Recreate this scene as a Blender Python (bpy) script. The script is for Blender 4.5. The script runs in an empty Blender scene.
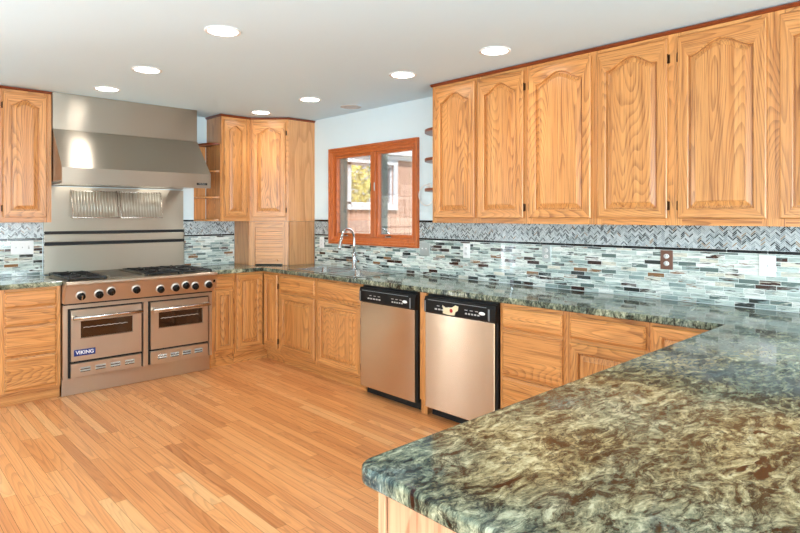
import bpy, bmesh, math, random
from mathutils import Vector, Matrix
random.seed(7)
S = bpy.context.scene
C = S.collection
PI = math.pi

# ------------------------------------------------------------------ camera, world, lights, exposure
cam_d = bpy.data.cameras.new('camera')
cam = bpy.data.objects.new('camera', cam_d); C.objects.link(cam)
F_PX, HOR, YAW = 579.97, 216.4, 0.7576
cam_d.sensor_width = 36.0
cam_d.lens = F_PX / 800.0 * 36.0
cam_d.shift_y = -(533 / 2.0 - HOR) / 800.0
cam_d.clip_start = 0.02
cam.location = (-3.598, -5.742, 1.419)
cam.rotation_euler = (PI / 2, 0, -YAW)
S.camera = cam

w = bpy.data.worlds.new('world'); S.world = w; w.use_nodes = True
w.node_tree.nodes['Background'].inputs['Color'].default_value = (0.86, 0.93, 1.0, 1)
w.node_tree.nodes['Background'].inputs['Strength'].default_value = 1.7

def area(name, loc, direction, sx, sy, power, col=(1, 1, 1)):
    d = bpy.data.lights.new(name, 'AREA'); d.shape = 'RECTANGLE'; d.size = sx; d.size_y = sy
    d.energy = power; d.color = col
    o = bpy.data.objects.new(name, d); C.objects.link(o); o.location = loc
    o.rotation_euler = Vector(direction).to_track_quat('-Z', 'Y').to_euler()
    return o
# fill lamps in the added south and west windows; daylight at the north door
area('fill_south', (-3.4, -9.35, 1.35), (0, 1, 0.25), 5.4, 2.1, 320, (0.78, 0.93, 1.0))
area('fill_west', (-7.15, -5.5, 1.35), (1, 0, 0.15), 2.9, 2.1, 150, (0.78, 0.93, 1.0))
area('daylight_north', (-4.35, 0.22, 1.1), (0, -1, 0), 0.30, 1.9, 130, (0.90, 0.96, 1.0))
sun_d = bpy.data.lights.new('sun', 'SUN'); sun_d.energy = 10.0; sun_d.angle = 0.02; sun_d.color = (1, 0.95, 0.86)
sun = bpy.data.objects.new('sun', sun_d); C.objects.link(sun)
sun.rotation_euler = Vector((0.3, 0.6, -1.0)).to_track_quat('-Z', 'Y').to_euler()

S.view_settings.view_transform = 'Standard'; S.view_settings.look = 'None'
S.view_settings.gamma = 1.0; S.view_settings.use_curve_mapping = False
S.view_settings.exposure = 0.60

# ------------------------------------------------------------------ materials
def srgb(r, g, b):
    f = lambda c: (c / 255 / 12.92) if c / 255 <= 0.04045 else ((c / 255 + 0.055) / 1.055) ** 2.4
    return (f(r), f(g), f(b), 1)

class NT:
    def __init__(s, name):
        s.m = bpy.data.materials.new(name); s.m.use_nodes = True
        s.n = s.m.node_tree.nodes; s.l = s.m.node_tree.links
        s.b = s.n['Principled BSDF']; s.out = s.n['Material Output']
    def node(s, t, **kw):
        x = s.n.new(t)
        for k, v in kw.items(): setattr(x, k, v)
        return x
    def put(s, sock, v):
        if isinstance(v, bpy.types.NodeSocket): s.l.new(v, sock)
        else: sock.default_value = v
    def math(s, op, a, b=0.0, c=0.0, clamp=False):
        x = s.node('ShaderNodeMath', operation=op, use_clamp=clamp)
        s.put(x.inputs[0], a); s.put(x.inputs[1], b); s.put(x.inputs[2], c)
        return x.outputs[0]
    def noise(s, vec, scale, detail=3, rough=0.5, dist=0.0):
        x = s.node('ShaderNodeTexNoise'); s.put(x.inputs['Vector'], vec)
        x.inputs['Scale'].default_value = scale; x.inputs['Detail'].default_value = detail
        x.inputs['Roughness'].default_value = rough; x.inputs['Distortion'].default_value = dist
        return x.outputs['Fac']
    def ramp(s, fac, stops, interp='LINEAR'):
        x = s.node('ShaderNodeValToRGB'); s.put(x.inputs['Fac'], fac); r = x.color_ramp; r.interpolation = interp
        while len(r.elements) < len(stops): r.elements.new(0.5)
        for e, (p, c) in zip(r.elements, stops): e.position = p; e.color = c
        return x.outputs['Color']
    def mix(s, fac, a, b, blend='MIX'):
        x = s.node('ShaderNodeMix', data_type='RGBA', blend_type=blend)
        s.put(x.inputs['Factor'], fac); s.put(x.inputs[6], a); s.put(x.inputs[7], b)
        return x.outputs[2]
    def vscale(s, vec, sc):
        x = s.node('ShaderNodeVectorMath', operation='MULTIPLY'); s.put(x.inputs[0], vec); x.inputs[1].default_value = sc
        return x.outputs[0]
    def vadd(s, a, b):
        x = s.node('ShaderNodeVectorMath', operation='ADD'); s.put(x.inputs[0], a); s.put(x.inputs[1], b)
        return x.outputs[0]
    def bump(s, h, strength=0.2, dist=0.002):
        x = s.node('ShaderNodeBump'); x.inputs['Strength'].default_value = strength; x.inputs['Distance'].default_value = dist
        s.put(x.inputs['Height'], h); s.l.new(x.outputs[0], s.b.inputs['Normal'])
    def set(s, **kw):
        for k, v in kw.items(): s.put(s.b.inputs[k.replace('_', ' ')], v)

def plain(name, col, rough=0.5, metal=0.0, spec=0.5, coat=0.0):
    t = NT(name); t.set(Base_Color=col, Roughness=rough, Metallic=metal)
    t.b.inputs['Specular IOR Level'].default_value = spec
    t.b.inputs['Coat Weight'].default_value = coat
    # a trace of surface mottling
    tc = t.node('ShaderNodeTexCoord')
    t.set(Roughness=t.math('MULTIPLY_ADD', t.noise(tc.outputs['Object'], 9, 2), 0.06, max(0.0, rough - 0.03)))
    return t.m

def grain_nodes(t, vec, dark, mid, light, lines=26.0, amt=0.62):
    """vec: coordinates whose grain runs along the third axis (already squeezed there)"""
    big = t.noise(vec, 2.6, 2, 0.45, 0.25)
    ph = t.math('FRACT', t.math('MULTIPLY', big, lines))
    ring = t.ramp(ph, [(0, (0, 0, 0, 1)), (0.50, (0.12, 0.12, 0.12, 1)), (0.86, (0.9, 0.9, 0.9, 1)), (0.94, (0.9, 0.9, 0.9, 1)), (1, (0, 0, 0, 1))])
    fine = t.noise(t.vscale(vec, (120, 120, 26)), 1.0, 3, 0.65)
    strk = t.noise(t.vscale(vec, (38, 38, 3.2)), 1.0, 3, 0.6)
    broad = t.noise(vec, 4.0, 2, 0.5)
    col = t.ramp(strk, [(0.32, mid), (0.66, light)])
    lin = t.math('MULTIPLY', ring, t.math('MULTIPLY_ADD', broad, 1.3, -0.12), clamp=True)
    col = t.mix(t.math('MULTIPLY', lin, amt), col, dark)
    pore = t.math('MULTIPLY', t.ramp(fine, [(0.38, (1, 1, 1, 1)), (0.50, (0, 0, 0, 1))]), t.math('MULTIPLY_ADD', ring, 0.4, 0.28))
    return t.mix(pore, col, dark)

def oak(name, axis, dark, mid, light, lines=84.0, rough=0.34):
    t = NT(name)
    tc = t.node('ShaderNodeTexCoord'); oi = t.node('ShaderNodeObjectInfo')
    mp = t.node('ShaderNodeMapping')
    t.l.new(tc.outputs['Object'], mp.inputs['Vector'])
    if axis == 'x': mp.inputs['Rotation'].default_value = (0, PI / 2, 0)
    off = t.vscale(oi.outputs['Random'], (17.0, 31.0, 23.0))
    vec = t.vadd(t.vscale(mp.outputs[0], (1.0, 1.0, 0.13)), off)
    col = grain_nodes(t, vec, dark, mid, light, lines)
    tone = t.math('MULTIPLY_ADD', oi.outputs['Random'], 0.18, 0.91)
    hs = t.node('ShaderNodeHueSaturation'); t.put(hs.inputs['Value'], tone); t.put(hs.inputs['Color'], col)
    t.set(Base_Color=hs.outputs[0], Roughness=rough)
    t.b.inputs['Coat Weight'].default_value = 0.15; t.b.inputs['Coat Roughness'].default_value = 0.2
    return t.m

OD, OM, OL = srgb(108, 54, 20), srgb(196, 128, 66), srgb(222, 158, 92)
oak_v = oak('oak_vertical', 'z', OD, OM, OL)
oak_h = oak('oak_horizontal', 'x', OD, OM, OL)
oak_side = oak('oak_side', 'z', srgb(160, 100, 56), srgb(202, 142, 92), srgb(216, 160, 108), 14)
oak_pale = oak('oak_pale', 'z', srgb(146, 96, 66), srgb(204, 152, 118), srgb(214, 166, 130), 50)
oak_trim = oak('oak_trim', 'x', srgb(70, 26, 10), srgb(120, 52, 22), srgb(140, 64, 28))
oak_win_v = oak('oak_window_vertical', 'z', srgb(130, 56, 20), srgb(190, 96, 42), srgb(206, 112, 54))
oak_win_h = oak('oak_window_horizontal', 'x', srgb(130, 56, 20), srgb(190, 96, 42), srgb(206, 112, 54))
white_paint = plain('white_paint', srgb(238, 238, 236), 0.6)
wall_paint = plain('wall_paint', srgb(222, 238, 243), 0.75)
ceil_paint = plain('ceiling_paint', srgb(210, 235, 248), 0.8)
black_plastic = plain('black_plastic', srgb(11, 10, 10), 0.42, 0.0, 0.25)
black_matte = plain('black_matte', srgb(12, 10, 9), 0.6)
cast_iron = plain('cast_iron', srgb(20, 20, 21), 0.42)
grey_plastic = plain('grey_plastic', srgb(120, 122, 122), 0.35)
white_plastic = plain('white_plastic', srgb(240, 240, 238), 0.3)
silver_plate = plain('silver_plate', srgb(176, 182, 180), 0.3, 0.6)
brown_plate = plain('brown_plate', srgb(120, 82, 66), 0.35)
bronze = plain('bronze_hinge', srgb(74, 48, 28), 0.35, 0.8)
chrome = plain('chrome', srgb(214, 216, 218), 0.1, 1.0)
pencil_glass = plain('pencil_tile', srgb(14, 13, 14), 0.1)
rack_wire = plain('rack_wire', srgb(214, 212, 200), 0.4, 0.8)
bezel_metal = plain('bezel_metal', srgb(216, 210, 202), 0.45, 0.7)
grout = plain('grout', srgb(244, 246, 242), 0.8)
blue_badge = plain('blue_badge', srgb(24, 52, 120), 0.3)
cream_card = plain('cream_card', srgb(226, 214, 176), 0.5)
red_ink = plain('red_ink', srgb(180, 46, 32), 0.5)
grey_green = plain('exterior_jamb_paint', srgb(168, 184, 180), 0.5)
vinyl = plain('white_vinyl', srgb(232, 236, 246), 0.4)
subfloor = plain('floor_joint', srgb(96, 56, 28), 0.7)
light_grey = plain('light_grey', srgb(188, 186, 182), 0.5)

def steel(name, col, rough, aniso=0.95, along='x', bumps=0.0):
    t = NT(name); tc = t.node('ShaderNodeTexCoord')
    sc = (1.2, 1.2, 420) if along == 'x' else (420, 420, 1.2)
    n = t.noise(t.vscale(tc.outputs['Object'], sc), 1.0, 2, 0.6)
    t.set(Base_Color=col, Metallic=1.0, Roughness=t.math('MULTIPLY_ADD', n, 0.02, rough - 0.01))
    t.b.inputs['Anisotropic'].default_value = aniso
    tg = t.node('ShaderNodeCombineXYZ'); tg.inputs[0].default_value = 0.02; tg.inputs[2].default_value = 1.0   # brushed across, so highlights stretch up and down
    t.l.new(tg.outputs[0], t.b.inputs['Tangent'])
    if bumps: t.bump(n, bumps, 0.0005)
    return t.m
steel_range = steel('brushed_steel_range', srgb(204, 187, 168), 0.34)
steel_hood = steel('brushed_steel_hood', srgb(180, 170, 156), 0.34)
steel_back = steel('brushed_steel_splash', srgb(196, 189, 174), 0.34)
steel_dw = steel('brushed_steel_dishwasher', srgb(206, 186, 162), 0.24)
steel_bar = plain('polished_steel', srgb(214, 210, 204), 0.18, 1.0)
griddle_steel = plain('griddle_steel', srgb(120, 108, 94), 0.4, 1.0)
steel_sink = plain('satin_steel', srgb(196, 198, 198), 0.2, 1.0)

def emit(name, col, s):
    t = NT(name); t.set(Base_Color=col, Emission_Color=col, Emission_Strength=s); return t.m
lamp_glow = emit('lamp_glow', (1, 0.97, 0.92, 1), 14.0)
hood_glow = emit('hood_glow', (1, 0.95, 0.86, 1), 3.0)

def glass_mat(name, tint=(1, 1, 1, 1), refl=0.08):
    t = NT(name); t.n.remove(t.b)
    tr = t.node('ShaderNodeBsdfTransparent'); tr.inputs[0].default_value = tint
    gl = t.node('ShaderNodeBsdfGlossy'); gl.inputs['Roughness'].default_value = 0.02
    fr = t.node('ShaderNodeFresnel'); fr.inputs[0].default_value = 1.45
    mx = t.node('ShaderNodeMixShader')
    t.put(mx.inputs[0], t.math('ADD', t.math('MULTIPLY', fr.outputs[0], 0.8), refl * 0.2, clamp=True))
    t.l.new(tr.outputs[0], mx.inputs[1]); t.l.new(gl.outputs[0], mx.inputs[2]); t.l.new(mx.outputs[0], t.out.inputs[0])
    return t.m
pane_glass = glass_mat('pane_glass')
oven_glass = plain('oven_glass', srgb(46, 26, 14), 0.05, 0.0, 0.9)

# granite: dark green-black body, olive and gold drifts, blue-grey patches, rust veins
def granite(name, shift):
    t = NT(name); tc = t.node('ShaderNodeTexCoord'); co = tc.outputs['Object']
    mp = t.node('ShaderNodeMapping'); t.l.new(co, mp.inputs['Vector'])
    mp.inputs['Rotation'].default_value = (0, 0, math.radians(38)); mp.inputs['Scale'].default_value = (1.0, 1.9, 1.0)
    v = mp.outputs[0]
    warp = t.node('ShaderNodeTexNoise'); t.put(warp.inputs['Vector'], v); warp.inputs['Scale'].default_value = 6.0; warp.inputs['Detail'].default_value = 5
    wv = t.vadd(v, t.vscale(warp.outputs['Color'], (0.16, 0.16, 0.16)))
    n1 = t.noise(wv, 24, 8, 0.72, 0.3)
    n2 = t.noise(t.vadd(wv, (3.1, 0.2, 5.0)), 3.6, 4, 0.6, 0.4)
    f = t.math('ADD', n1, t.math('MULTIPLY_ADD', n2, 0.42, shift - 0.21))
    col = t.ramp(f, [(0.35, srgb(12, 14, 12)), (0.42, srgb(52, 58, 48)), (0.48, srgb(98, 106, 90)), (0.55, srgb(130, 134, 110)), (0.66, srgb(188, 188, 160))])
    big = t.noise(t.vadd(v, (0.0, 0.0, 0.0)), 1.3, 3, 0.5, 0.3)
    dv = t.node('ShaderNodeVectorMath', operation='DISTANCE'); t.l.new(co, dv.inputs[0]); dv.inputs[1].default_value = (-1.85, -5.3, 0.9)
    gold = t.ramp(t.math('ADD', big, t.math('MULTIPLY_ADD', dv.outputs['Value'], -0.30, 0.23)), [(0.47, (0, 0, 0, 1)), (0.62, (1, 1, 1, 1))])   # a drift of gold through the middle of the slab
    gcol = t.ramp(f, [(0.35, srgb(24, 16, 10)), (0.42, srgb(84, 64, 34)), (0.49, srgb(146, 120, 72)), (0.56, srgb(184, 158, 106)), (0.66, srgb(226, 208, 160))])
    col = t.mix(t.math('MULTIPLY', gold, 0.52), col, gcol)
    bl = t.noise(t.vadd(v, (5.3, 1.7, 0.4)), 2.4, 4, 0.6, 0.5)
    bm = t.ramp(bl, [(0.57, (0, 0, 0, 1)), (0.70, (1, 1, 1, 1))])
    bcol = t.ramp(f, [(0.3, srgb(26, 36, 42)), (0.5, srgb(80, 102, 108)), (0.7, srgb(160, 180, 184))])
    col = t.mix(t.math('MULTIPLY', bm, 0.75), col, bcol)
    speck = t.noise(wv, 60, 4, 0.7)
    col = t.mix(t.math('MULTIPLY', t.ramp(speck, [(0.56, (0, 0, 0, 1)), (0.68, (1, 1, 1, 1))]), 0.35), col, srgb(206, 204, 170))
    col = t.mix(t.math('MULTIPLY', t.ramp(speck, [(0.32, (1, 1, 1, 1)), (0.45, (0, 0, 0, 1))]), 0.7), col, srgb(14, 16, 14))
    vn = t.noise(wv, 5.0, 6, 0.62, 0.5)
    vein = t.ramp(vn, [(0.480, (0, 0, 0, 1)), (0.497, (1, 1, 1, 1)), (0.503, (1, 1, 1, 1)), (0.520, (0, 0, 0, 1))])
    col = t.mix(t.math('MULTIPLY', vein, 0.7), col, srgb(22, 18, 14))
    rn = t.noise(t.vadd(wv, (2.2, 7.7, 0)), 3.4, 4, 0.62, 0.3)
    col = t.mix(t.ramp(rn, [(0.66, (0, 0, 0, 1)), (0.68, (1, 1, 1, 1))]), col, srgb(38, 10, 8))
    t.set(Base_Color=col, Roughness=0.07)
    t.b.inputs['Specular IOR Level'].default_value = 0.38
    return t.m
granite_m = granite('granite', -0.004)

def floor_mat():
    t = NT('oak_planks')
    uv = t.node('ShaderNodeUVMap'); uv.uv_map = 'UVMap'
    at = t.node('ShaderNodeAttribute'); at.attribute_name = 'plank'
    sp = t.node('ShaderNodeSeparateColor'); t.l.new(at.outputs['Color'], sp.inputs[0])
    off = t.vscale(at.outputs['Color'], (37.0, 53.0, 71.0))
    su = t.node('ShaderNodeSeparateXYZ'); t.l.new(uv.outputs[0], su.inputs[0])
    cm = t.node('ShaderNodeCombineXYZ'); t.l.new(su.outputs[0], cm.inputs[0])
    t.put(cm.inputs[2], t.math('MULTIPLY', su.outputs[1], 0.09))
    vec = t.vadd(t.vscale(cm.outputs[0], (1.6, 1, 1)), off)
    g = grain_nodes(t, vec, srgb(142, 74, 32), srgb(222, 148, 88), srgb(238, 170, 108), 44, 0.95)
    tone = t.ramp(sp.outputs[0], [(0.0, srgb(172, 98, 50)), (0.10, srgb(206, 128, 70)), (0.45, srgb(228, 154, 94)), (0.85, srgb(240, 172, 112)), (1.0, srgb(250, 204, 146))])
    col = t.mix(0.5, g, tone)
    # mineral streaks and knots in a few boards
    kn = t.noise(t.vadd(t.vscale(cm.outputs[0], (14, 1, 10)), off), 1.0, 3, 0.6)
    km = t.math('MULTIPLY', t.ramp(kn, [(0.68, (0, 0, 0, 1)), (0.76, (1, 1, 1, 1))]), t.math('MULTIPLY', sp.outputs[1], 0.7))
    col = t.mix(km, col, srgb(110, 56, 26))
    t.set(Base_Color=col, Roughness=0.3)
    t.b.inputs['Coat Weight'].default_value = 0.35; t.b.inputs['Coat Roughness'].default_value = 0.22
    return t.m
plank_m = floor_mat()

def tile_mat(name, kind):
    t = NT(name)
    uv = t.node('ShaderNodeUVMap'); uv.uv_map = 'UVMap'
    at = t.node('ShaderNodeAttribute'); at.attribute_name = 'tile'
    sp = t.node('ShaderNodeSeparateColor'); t.l.new(at.outputs['Color'], sp.inputs[0])
    off = t.vscale(at.outputs['Color'], (91.0, 57.0, 33.0))
    if kind == 'mosaic':
        v = t.vadd(t.vscale(uv.outputs[0], (9, 70, 1)), off)
        n = t.noise(v, 1.0, 4, 0.62, 0.7)
        base = t.ramp(sp.outputs[0], [(0.0, srgb(160, 176, 170)), (0.12, srgb(204, 216, 208)), (0.40, srgb(220, 228, 218)), (0.64, srgb(238, 240, 232)), (0.9, srgb(226, 220, 202))], 'CONSTANT')
        vari = t.noise(t.vadd(v, (3, 3, 3)), 0.7, 3, 0.5, 0.4)
        base = t.mix(t.math('MULTIPLY', t.ramp(vari, [(0.46, (0, 0, 0, 1)), (0.66, (1, 1, 1, 1))]), 0.7), base, srgb(128, 148, 144))
        wis = t.noise(t.vadd(t.vscale(uv.outputs[0], (11, 120, 1)), off), 1.0, 3, 0.6, 0.9)
        base = t.mix(t.math('MULTIPLY', t.ramp(wis, [(0.47, (0, 0, 0, 1)), (0.5, (1, 1, 1, 1)), (0.53, (0, 0, 0, 1))]), t.math('MULTIPLY', sp.outputs[2], 0.85)), base, srgb(58, 66, 62))
        dark = t.ramp(sp.outputs[2], [(0.0, srgb(58, 28, 16)), (0.36, srgb(44, 50, 48)), (0.6, srgb(100, 116, 110)), (0.84, srgb(138, 98, 62))], 'CONSTANT')
        thr = t.math('ADD', n, t.math('MULTIPLY', t.math('POWER', sp.outputs[1], 2.7), 0.37))
        m = t.ramp(thr, [(0.61, (0, 0, 0, 1)), (0.70, (1, 1, 1, 1))])
        col = t.mix(m, base, dark)
        t.set(Base_Color=col, Roughness=0.08)
        t.b.inputs['Coat Weight'].default_value = 0.4
    else:
        n = t.noise(t.vadd(t.vscale(uv.outputs[0], (60, 60, 1)), off), 1.0, 2)
        base = t.ramp(sp.outputs[0], [(0.0, srgb(34, 38, 40)), (0.17, srgb(104, 114, 116)), (0.28, srgb(168, 178, 180)), (0.5, srgb(196, 204, 204)), (0.75, srgb(216, 222, 222)), (0.97, srgb(170, 146, 122))], 'CONSTANT')
        col = t.mix(t.math('MULTIPLY', n, 0.35), base, srgb(150, 160, 164))
        t.set(Base_Color=col, Roughness=0.15)
    return t.m
mosaic_m = tile_mat('glass_mosaic', 'mosaic')
herring_m = tile_mat('herringbone_marble', 'herring')

def siding_mat():
    t = NT('siding_boards'); tc = t.node('ShaderNodeTexCoord')
    sp = t.node('ShaderNodeSeparateXYZ'); t.l.new(tc.outputs['Object'], sp.inputs[0])
    fr = t.math('FRACT', t.math('MULTIPLY', sp.outputs[0], 10.0))
    g = t.ramp(fr, [(0.0, (1, 1, 1, 1)), (0.07, (1, 1, 1, 1)), (0.10, (0, 0, 0, 1))])
    n = t.noise(t.vscale(tc.outputs['Object'], (30, 30, 2)), 1.0, 3)
    base = t.ramp(n, [(0.3, srgb(206, 164, 146)), (0.7, srgb(222, 184, 166))])
    t.set(Base_Color=t.mix(g, base, srgb(140, 100, 88)), Roughness=0.7)
    return t.m
siding_m = siding_mat()
def leaf_mat():
    t = NT('leaves'); oi = t.node('ShaderNodeTexCoord')
    n = t.noise(oi.outputs['Object'], 4.0, 3)
    t.set(Base_Color=t.ramp(n, [(0.3, srgb(150, 146, 60)), (0.5, srgb(214, 204, 96)), (0.7, srgb(240, 230, 150))]), Roughness=0.6)
    return t.m
leaf_m = leaf_mat()
bark_m = plain('bark', srgb(110, 88, 70), 0.9)
ground_m = plain('ground', srgb(150, 140, 110), 0.9)

# ------------------------------------------------------------------ mesh helpers
class MB:
    """collects geometry for ONE mesh; several materials by slot"""
    def __init__(s, *mats): s.bm = bmesh.new(); s.mats = list(mats)
    def slot(s, m):
        if m not in s.mats: s.mats.append(m)
        return s.mats.index(m)
    def _fin(s, faces, m):
        i = s.slot(m)
        for f in faces: f.material_index = i
    def box(s, x0, x1, y0, y1, z0, z1, m, bev=0.0, seg=1, M=None):
        t = bmesh.new()
        vs = [t.verts.new((x, y, z)) for x in (x0, x1) for y in (y0, y1) for z in (z0, z1)]
        for q in ((0, 1, 3, 2), (4, 6, 7, 5), (0, 4, 5, 1), (2, 3, 7, 6), (0, 2, 6, 4), (1, 5, 7, 3)):
            t.faces.new([vs[i] for i in q])
        bmesh.ops.recalc_face_normals(t, faces=t.faces)
        if bev > 0: bmesh.ops.bevel(t, geom=t.edges[:], offset=bev, segments=seg, affect='EDGES', profile=0.5)
        s.merge(t, m, M)
    def merge(s, t, m, M=None):
        if M is not None: bmesh.ops.transform(t, matrix=M, verts=t.verts)
        i = s.slot(m); mp = {}
        for v in t.verts: mp[v] = s.bm.verts.new(v.co)
        for f in t.faces:
            try: g = s.bm.faces.new([mp[v] for v in f.verts])
            except ValueError: continue
            g.material_index = i; g.smooth = f.smooth
        t.free()
    def lathe(s, prof, m, M=None, seg=24, smooth=True):
        """prof: (radius, height) pairs turned about z"""
        t = bmesh.new(); rings = []
        for r, z in prof:
            if r < 1e-6: rings.append([t.verts.new((0, 0, z))])
            else: rings.append([t.verts.new((r * math.cos(2 * PI * k / seg), r * math.sin(2 * PI * k / seg), z)) for k in range(seg)])
        for a, b in zip(rings, rings[1:]):
            for k in range(seg):
                k2 = (k + 1) % seg
                if len(a) == 1 and len(b) == 1: continue
                if len(a) == 1: f = t.faces.new((a[0], b[k], b[k2]))
                elif len(b) == 1: f = t.faces.new((a[k], b[0], a[k2]))
                else: f = t.faces.new((a[k], b[k], b[k2], a[k2]))
                f.smooth = smooth
        bmesh.ops.recalc_face_normals(t, faces=t.faces)
        s.merge(t, m, M)
    def tube(s, pts, r, m, seg=10, radii=None, closed=False):
        pts = [Vector(p) for p in pts]; t = bmesh.new(); rings = []; up = None; n = len(pts)
        for i, p in enumerate(pts):
            if closed: d = (pts[(i + 1) % n] - pts[i - 1]).normalized()
            else: d = (pts[min(i + 1, n - 1)] - pts[max(i - 1, 0)]).normalized()
            if up is None: up = d.orthogonal().normalized()
            up = (up - d * up.dot(d)).normalized(); sd = d.cross(up); rr = radii[i] if radii else r
            rings.append([t.verts.new(p + (up * math.cos(2 * PI * k / seg) + sd * math.sin(2 * PI * k / seg)) * rr) for k in range(seg)])
        prs = list(zip(rings, rings[1:])) + ([(rings[-1], rings[0])] if closed else [])
        for a, b in prs:
            for k in range(seg):
                f = t.faces.new((a[k], a[(k + 1) % seg], b[(k + 1) % seg], b[k])); f.smooth = True
        if not closed: t.faces.new(rings[0][::-1]); t.faces.new(rings[-1])
        bmesh.ops.recalc_face_normals(t, faces=t.faces)
        s.merge(t, m)
    def prism(s, poly, a0, a1, m, plane='yz', bev=0.0, M=None, smooth=False):
        """poly in a plane, extruded along the remaining axis from a0 to a1"""
        def P(p, a):
            return {'yz': (a, p[0], p[1]), 'xz': (p[0], a, p[1]), 'xy': (p[0], p[1], a)}[plane]
        t = bmesh.new()
        A = [t.verts.new(P(p, a0)) for p in poly]; B = [t.verts.new(P(p, a1)) for p in poly]
        t.faces.new(A); t.faces.new(B[::-1]); n = len(poly)
        for i in range(n):
            f = t.faces.new((A[i], A[(i + 1) % n], B[(i + 1) % n], B[i])); f.smooth = smooth
        bmesh.ops.recalc_face_normals(t, faces=t.faces)
        if bev > 0: bmesh.ops.bevel(t, geom=t.edges[:], offset=bev, segments=1, affect='EDGES', profile=0.5)
        s.merge(t, m, M)
    def build(s, name, parent=None):
        me = bpy.data.meshes.new(name); s.bm.normal_update(); s.bm.to_mesh(me); s.bm.free()
        for m in s.mats: me.materials.append(m)
        o = bpy.data.objects.new(name, me); C.objects.link(o)
        if parent is not None: o.parent = parent
        return o

def tag(o, label=None, cat=None, group=None, kind=None):
    if label: o['label'] = label
    if cat: o['category'] = cat
    if group: o['group'] = group
    if kind: o['kind'] = kind
    return o
def thing(name, label, cat, loc=(0, 0, 0), rz=0.0, group=None):
    o = bpy.data.objects.new(name, None); C.objects.link(o)
    o.location = loc; o.rotation_euler = (0, 0, rz); o.empty_display_size = 0.05
    return tag(o, label, cat, group)
def struct(o): return tag(o, kind='structure')
def one(name, parent, m, *boxes, bev=0.0):
    b = MB(m)
    for q in boxes: b.box(*q, m, bev)
    return b.build(name, parent)
def copy_tree(o, parent=None):
    c = o.copy(); C.objects.link(c); c.parent = parent
    for ch in list(o.children): copy_tree(ch, c)
    return c
def text_mesh(body, size, m, name, parent, M, extrude=0.0008, bold=0.0):
    cu = bpy.data.curves.new(name, 'FONT'); cu.body = body; cu.size = size; cu.extrude = extrude
    cu.align_x = 'CENTER'; cu.align_y = 'CENTER'; cu.offset = bold
    to = bpy.data.objects.new(name + '_tmp', cu); C.objects.link(to)
    bpy.context.view_layer.update()
    me = bpy.data.meshes.new_from_object(to.evaluated_get(bpy.context.evaluated_depsgraph_get()))
    bpy.data.objects.remove(to)
    me.transform(M); me.materials.clear(); me.materials.append(m)
    o = bpy.data.objects.new(name, me); C.objects.link(o); o.parent = parent
    return o
R90 = Matrix.Rotation(PI / 2, 4, 'X')          # lays text / turned shapes out to face -y
T = Matrix.Translation

# ------------------------------------------------------------------ room shell
XW, YS, ZC = -7.0, -9.2, 2.442
def wall_with_holes(name, axis, pos, thick, a0, a1, z0, z1, holes, m):
    """axis 'x': wall plane x=pos, runs in y.  holes: (a0,a1,z0,z1)"""
    as_ = sorted({a0, a1, *[h[0] for h in holes], *[h[1] for h in holes]})
    zs = sorted({z0, z1, *[h[2] for h in holes], *[h[3] for h in holes]})
    b = MB(m)
    for i in range(len(as_) - 1):
        for j in range(len(zs) - 1):
            ca, cz = (as_[i] + as_[i + 1]) / 2, (zs[j] + zs[j + 1]) / 2
            if any(h[0] < ca < h[1] and h[2] < cz < h[3] for h in holes): continue
            lo, hi = min(pos, pos + thick), max(pos, pos + thick)
            if axis == 'x': b.box(lo, hi, as_[i], as_[i + 1], zs[j], zs[j + 1], m)
            else: b.box(as_[i], as_[i + 1], lo, hi, zs[j], zs[j + 1], m)
    bmesh.ops.remove_doubles(b.bm, verts=b.bm.verts, dist=1e-5)
    return struct(b.build(name))

WIN = (-2.13, -0.95, 1.20, 2.055)     # rough opening of the sink window (y0,y1,z0,z1)
wall_with_holes('wall_right', 'x', 0.0, 0.15, YS, 0.15, 0, ZC, [WIN], wall_paint)
wall_with_holes('wall_back', 'y', 0.0, 0.15, XW - .15, 0.0, 0, ZC, [(-4.56, -4.14, 0.0, 2.1)], wall_paint)
wall_with_holes('wall_left', 'x', XW, -0.15, YS, 0.0, 0, ZC, [(-6.95, -4.05, 0.25, 2.3)], wall_paint)
wall_with_holes('wall_front', 'y', YS, -0.15, XW - .15, 0.15, 0, ZC, [(-6.15, -0.65, 0.25, 2.3)], wall_paint)
struct(one('ceiling', None, ceil_paint, (XW - .15, 0.15, YS - .15, 0.15, ZC, ZC + 0.12)))

# plank floor: boards run along y
b = MB(subfloor, plank_m)
b.box(XW - .15, 0.15, YS - .15, 0.15, -0.12, -0.0012, subfloor)
bm = b.bm; cl = bm.loops.layers.float_color.new('plank'); uvl = bm.loops.layers.uv.new('UVMap')
PW = 0.0565; x = XW; row = 0
while x < 0:
    y = YS - random.random() * 0.8
    while y < 0:
        L = random.choice((0.35, 0.5, 0.6, 0.75, 0.9, 1.1, 1.3)) * random.uniform(0.9, 1.1)
        y0, y1 = max(y, YS), min(y + L, 0.0)
        if y1 - y0 > 0.01:
            g = 0.0007
            vs = [bm.verts.new(p) for p in ((x + g, y0 + g, 0), (x + PW - g, y0 + g, 0), (x + PW - g, y1 - g, 0), (x + g, y1 - g, 0))]
            f = bm.faces.new(vs); f.material_index = 1
            c = (random.random(), random.random(), random.random(), 1)
            for lp in f.loops: lp[cl] = c; lp[uvl].uv = (lp.vert.co.x, lp.vert.co.y)
        y += L
    x += PW
struct(b.build('floor'))

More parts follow.
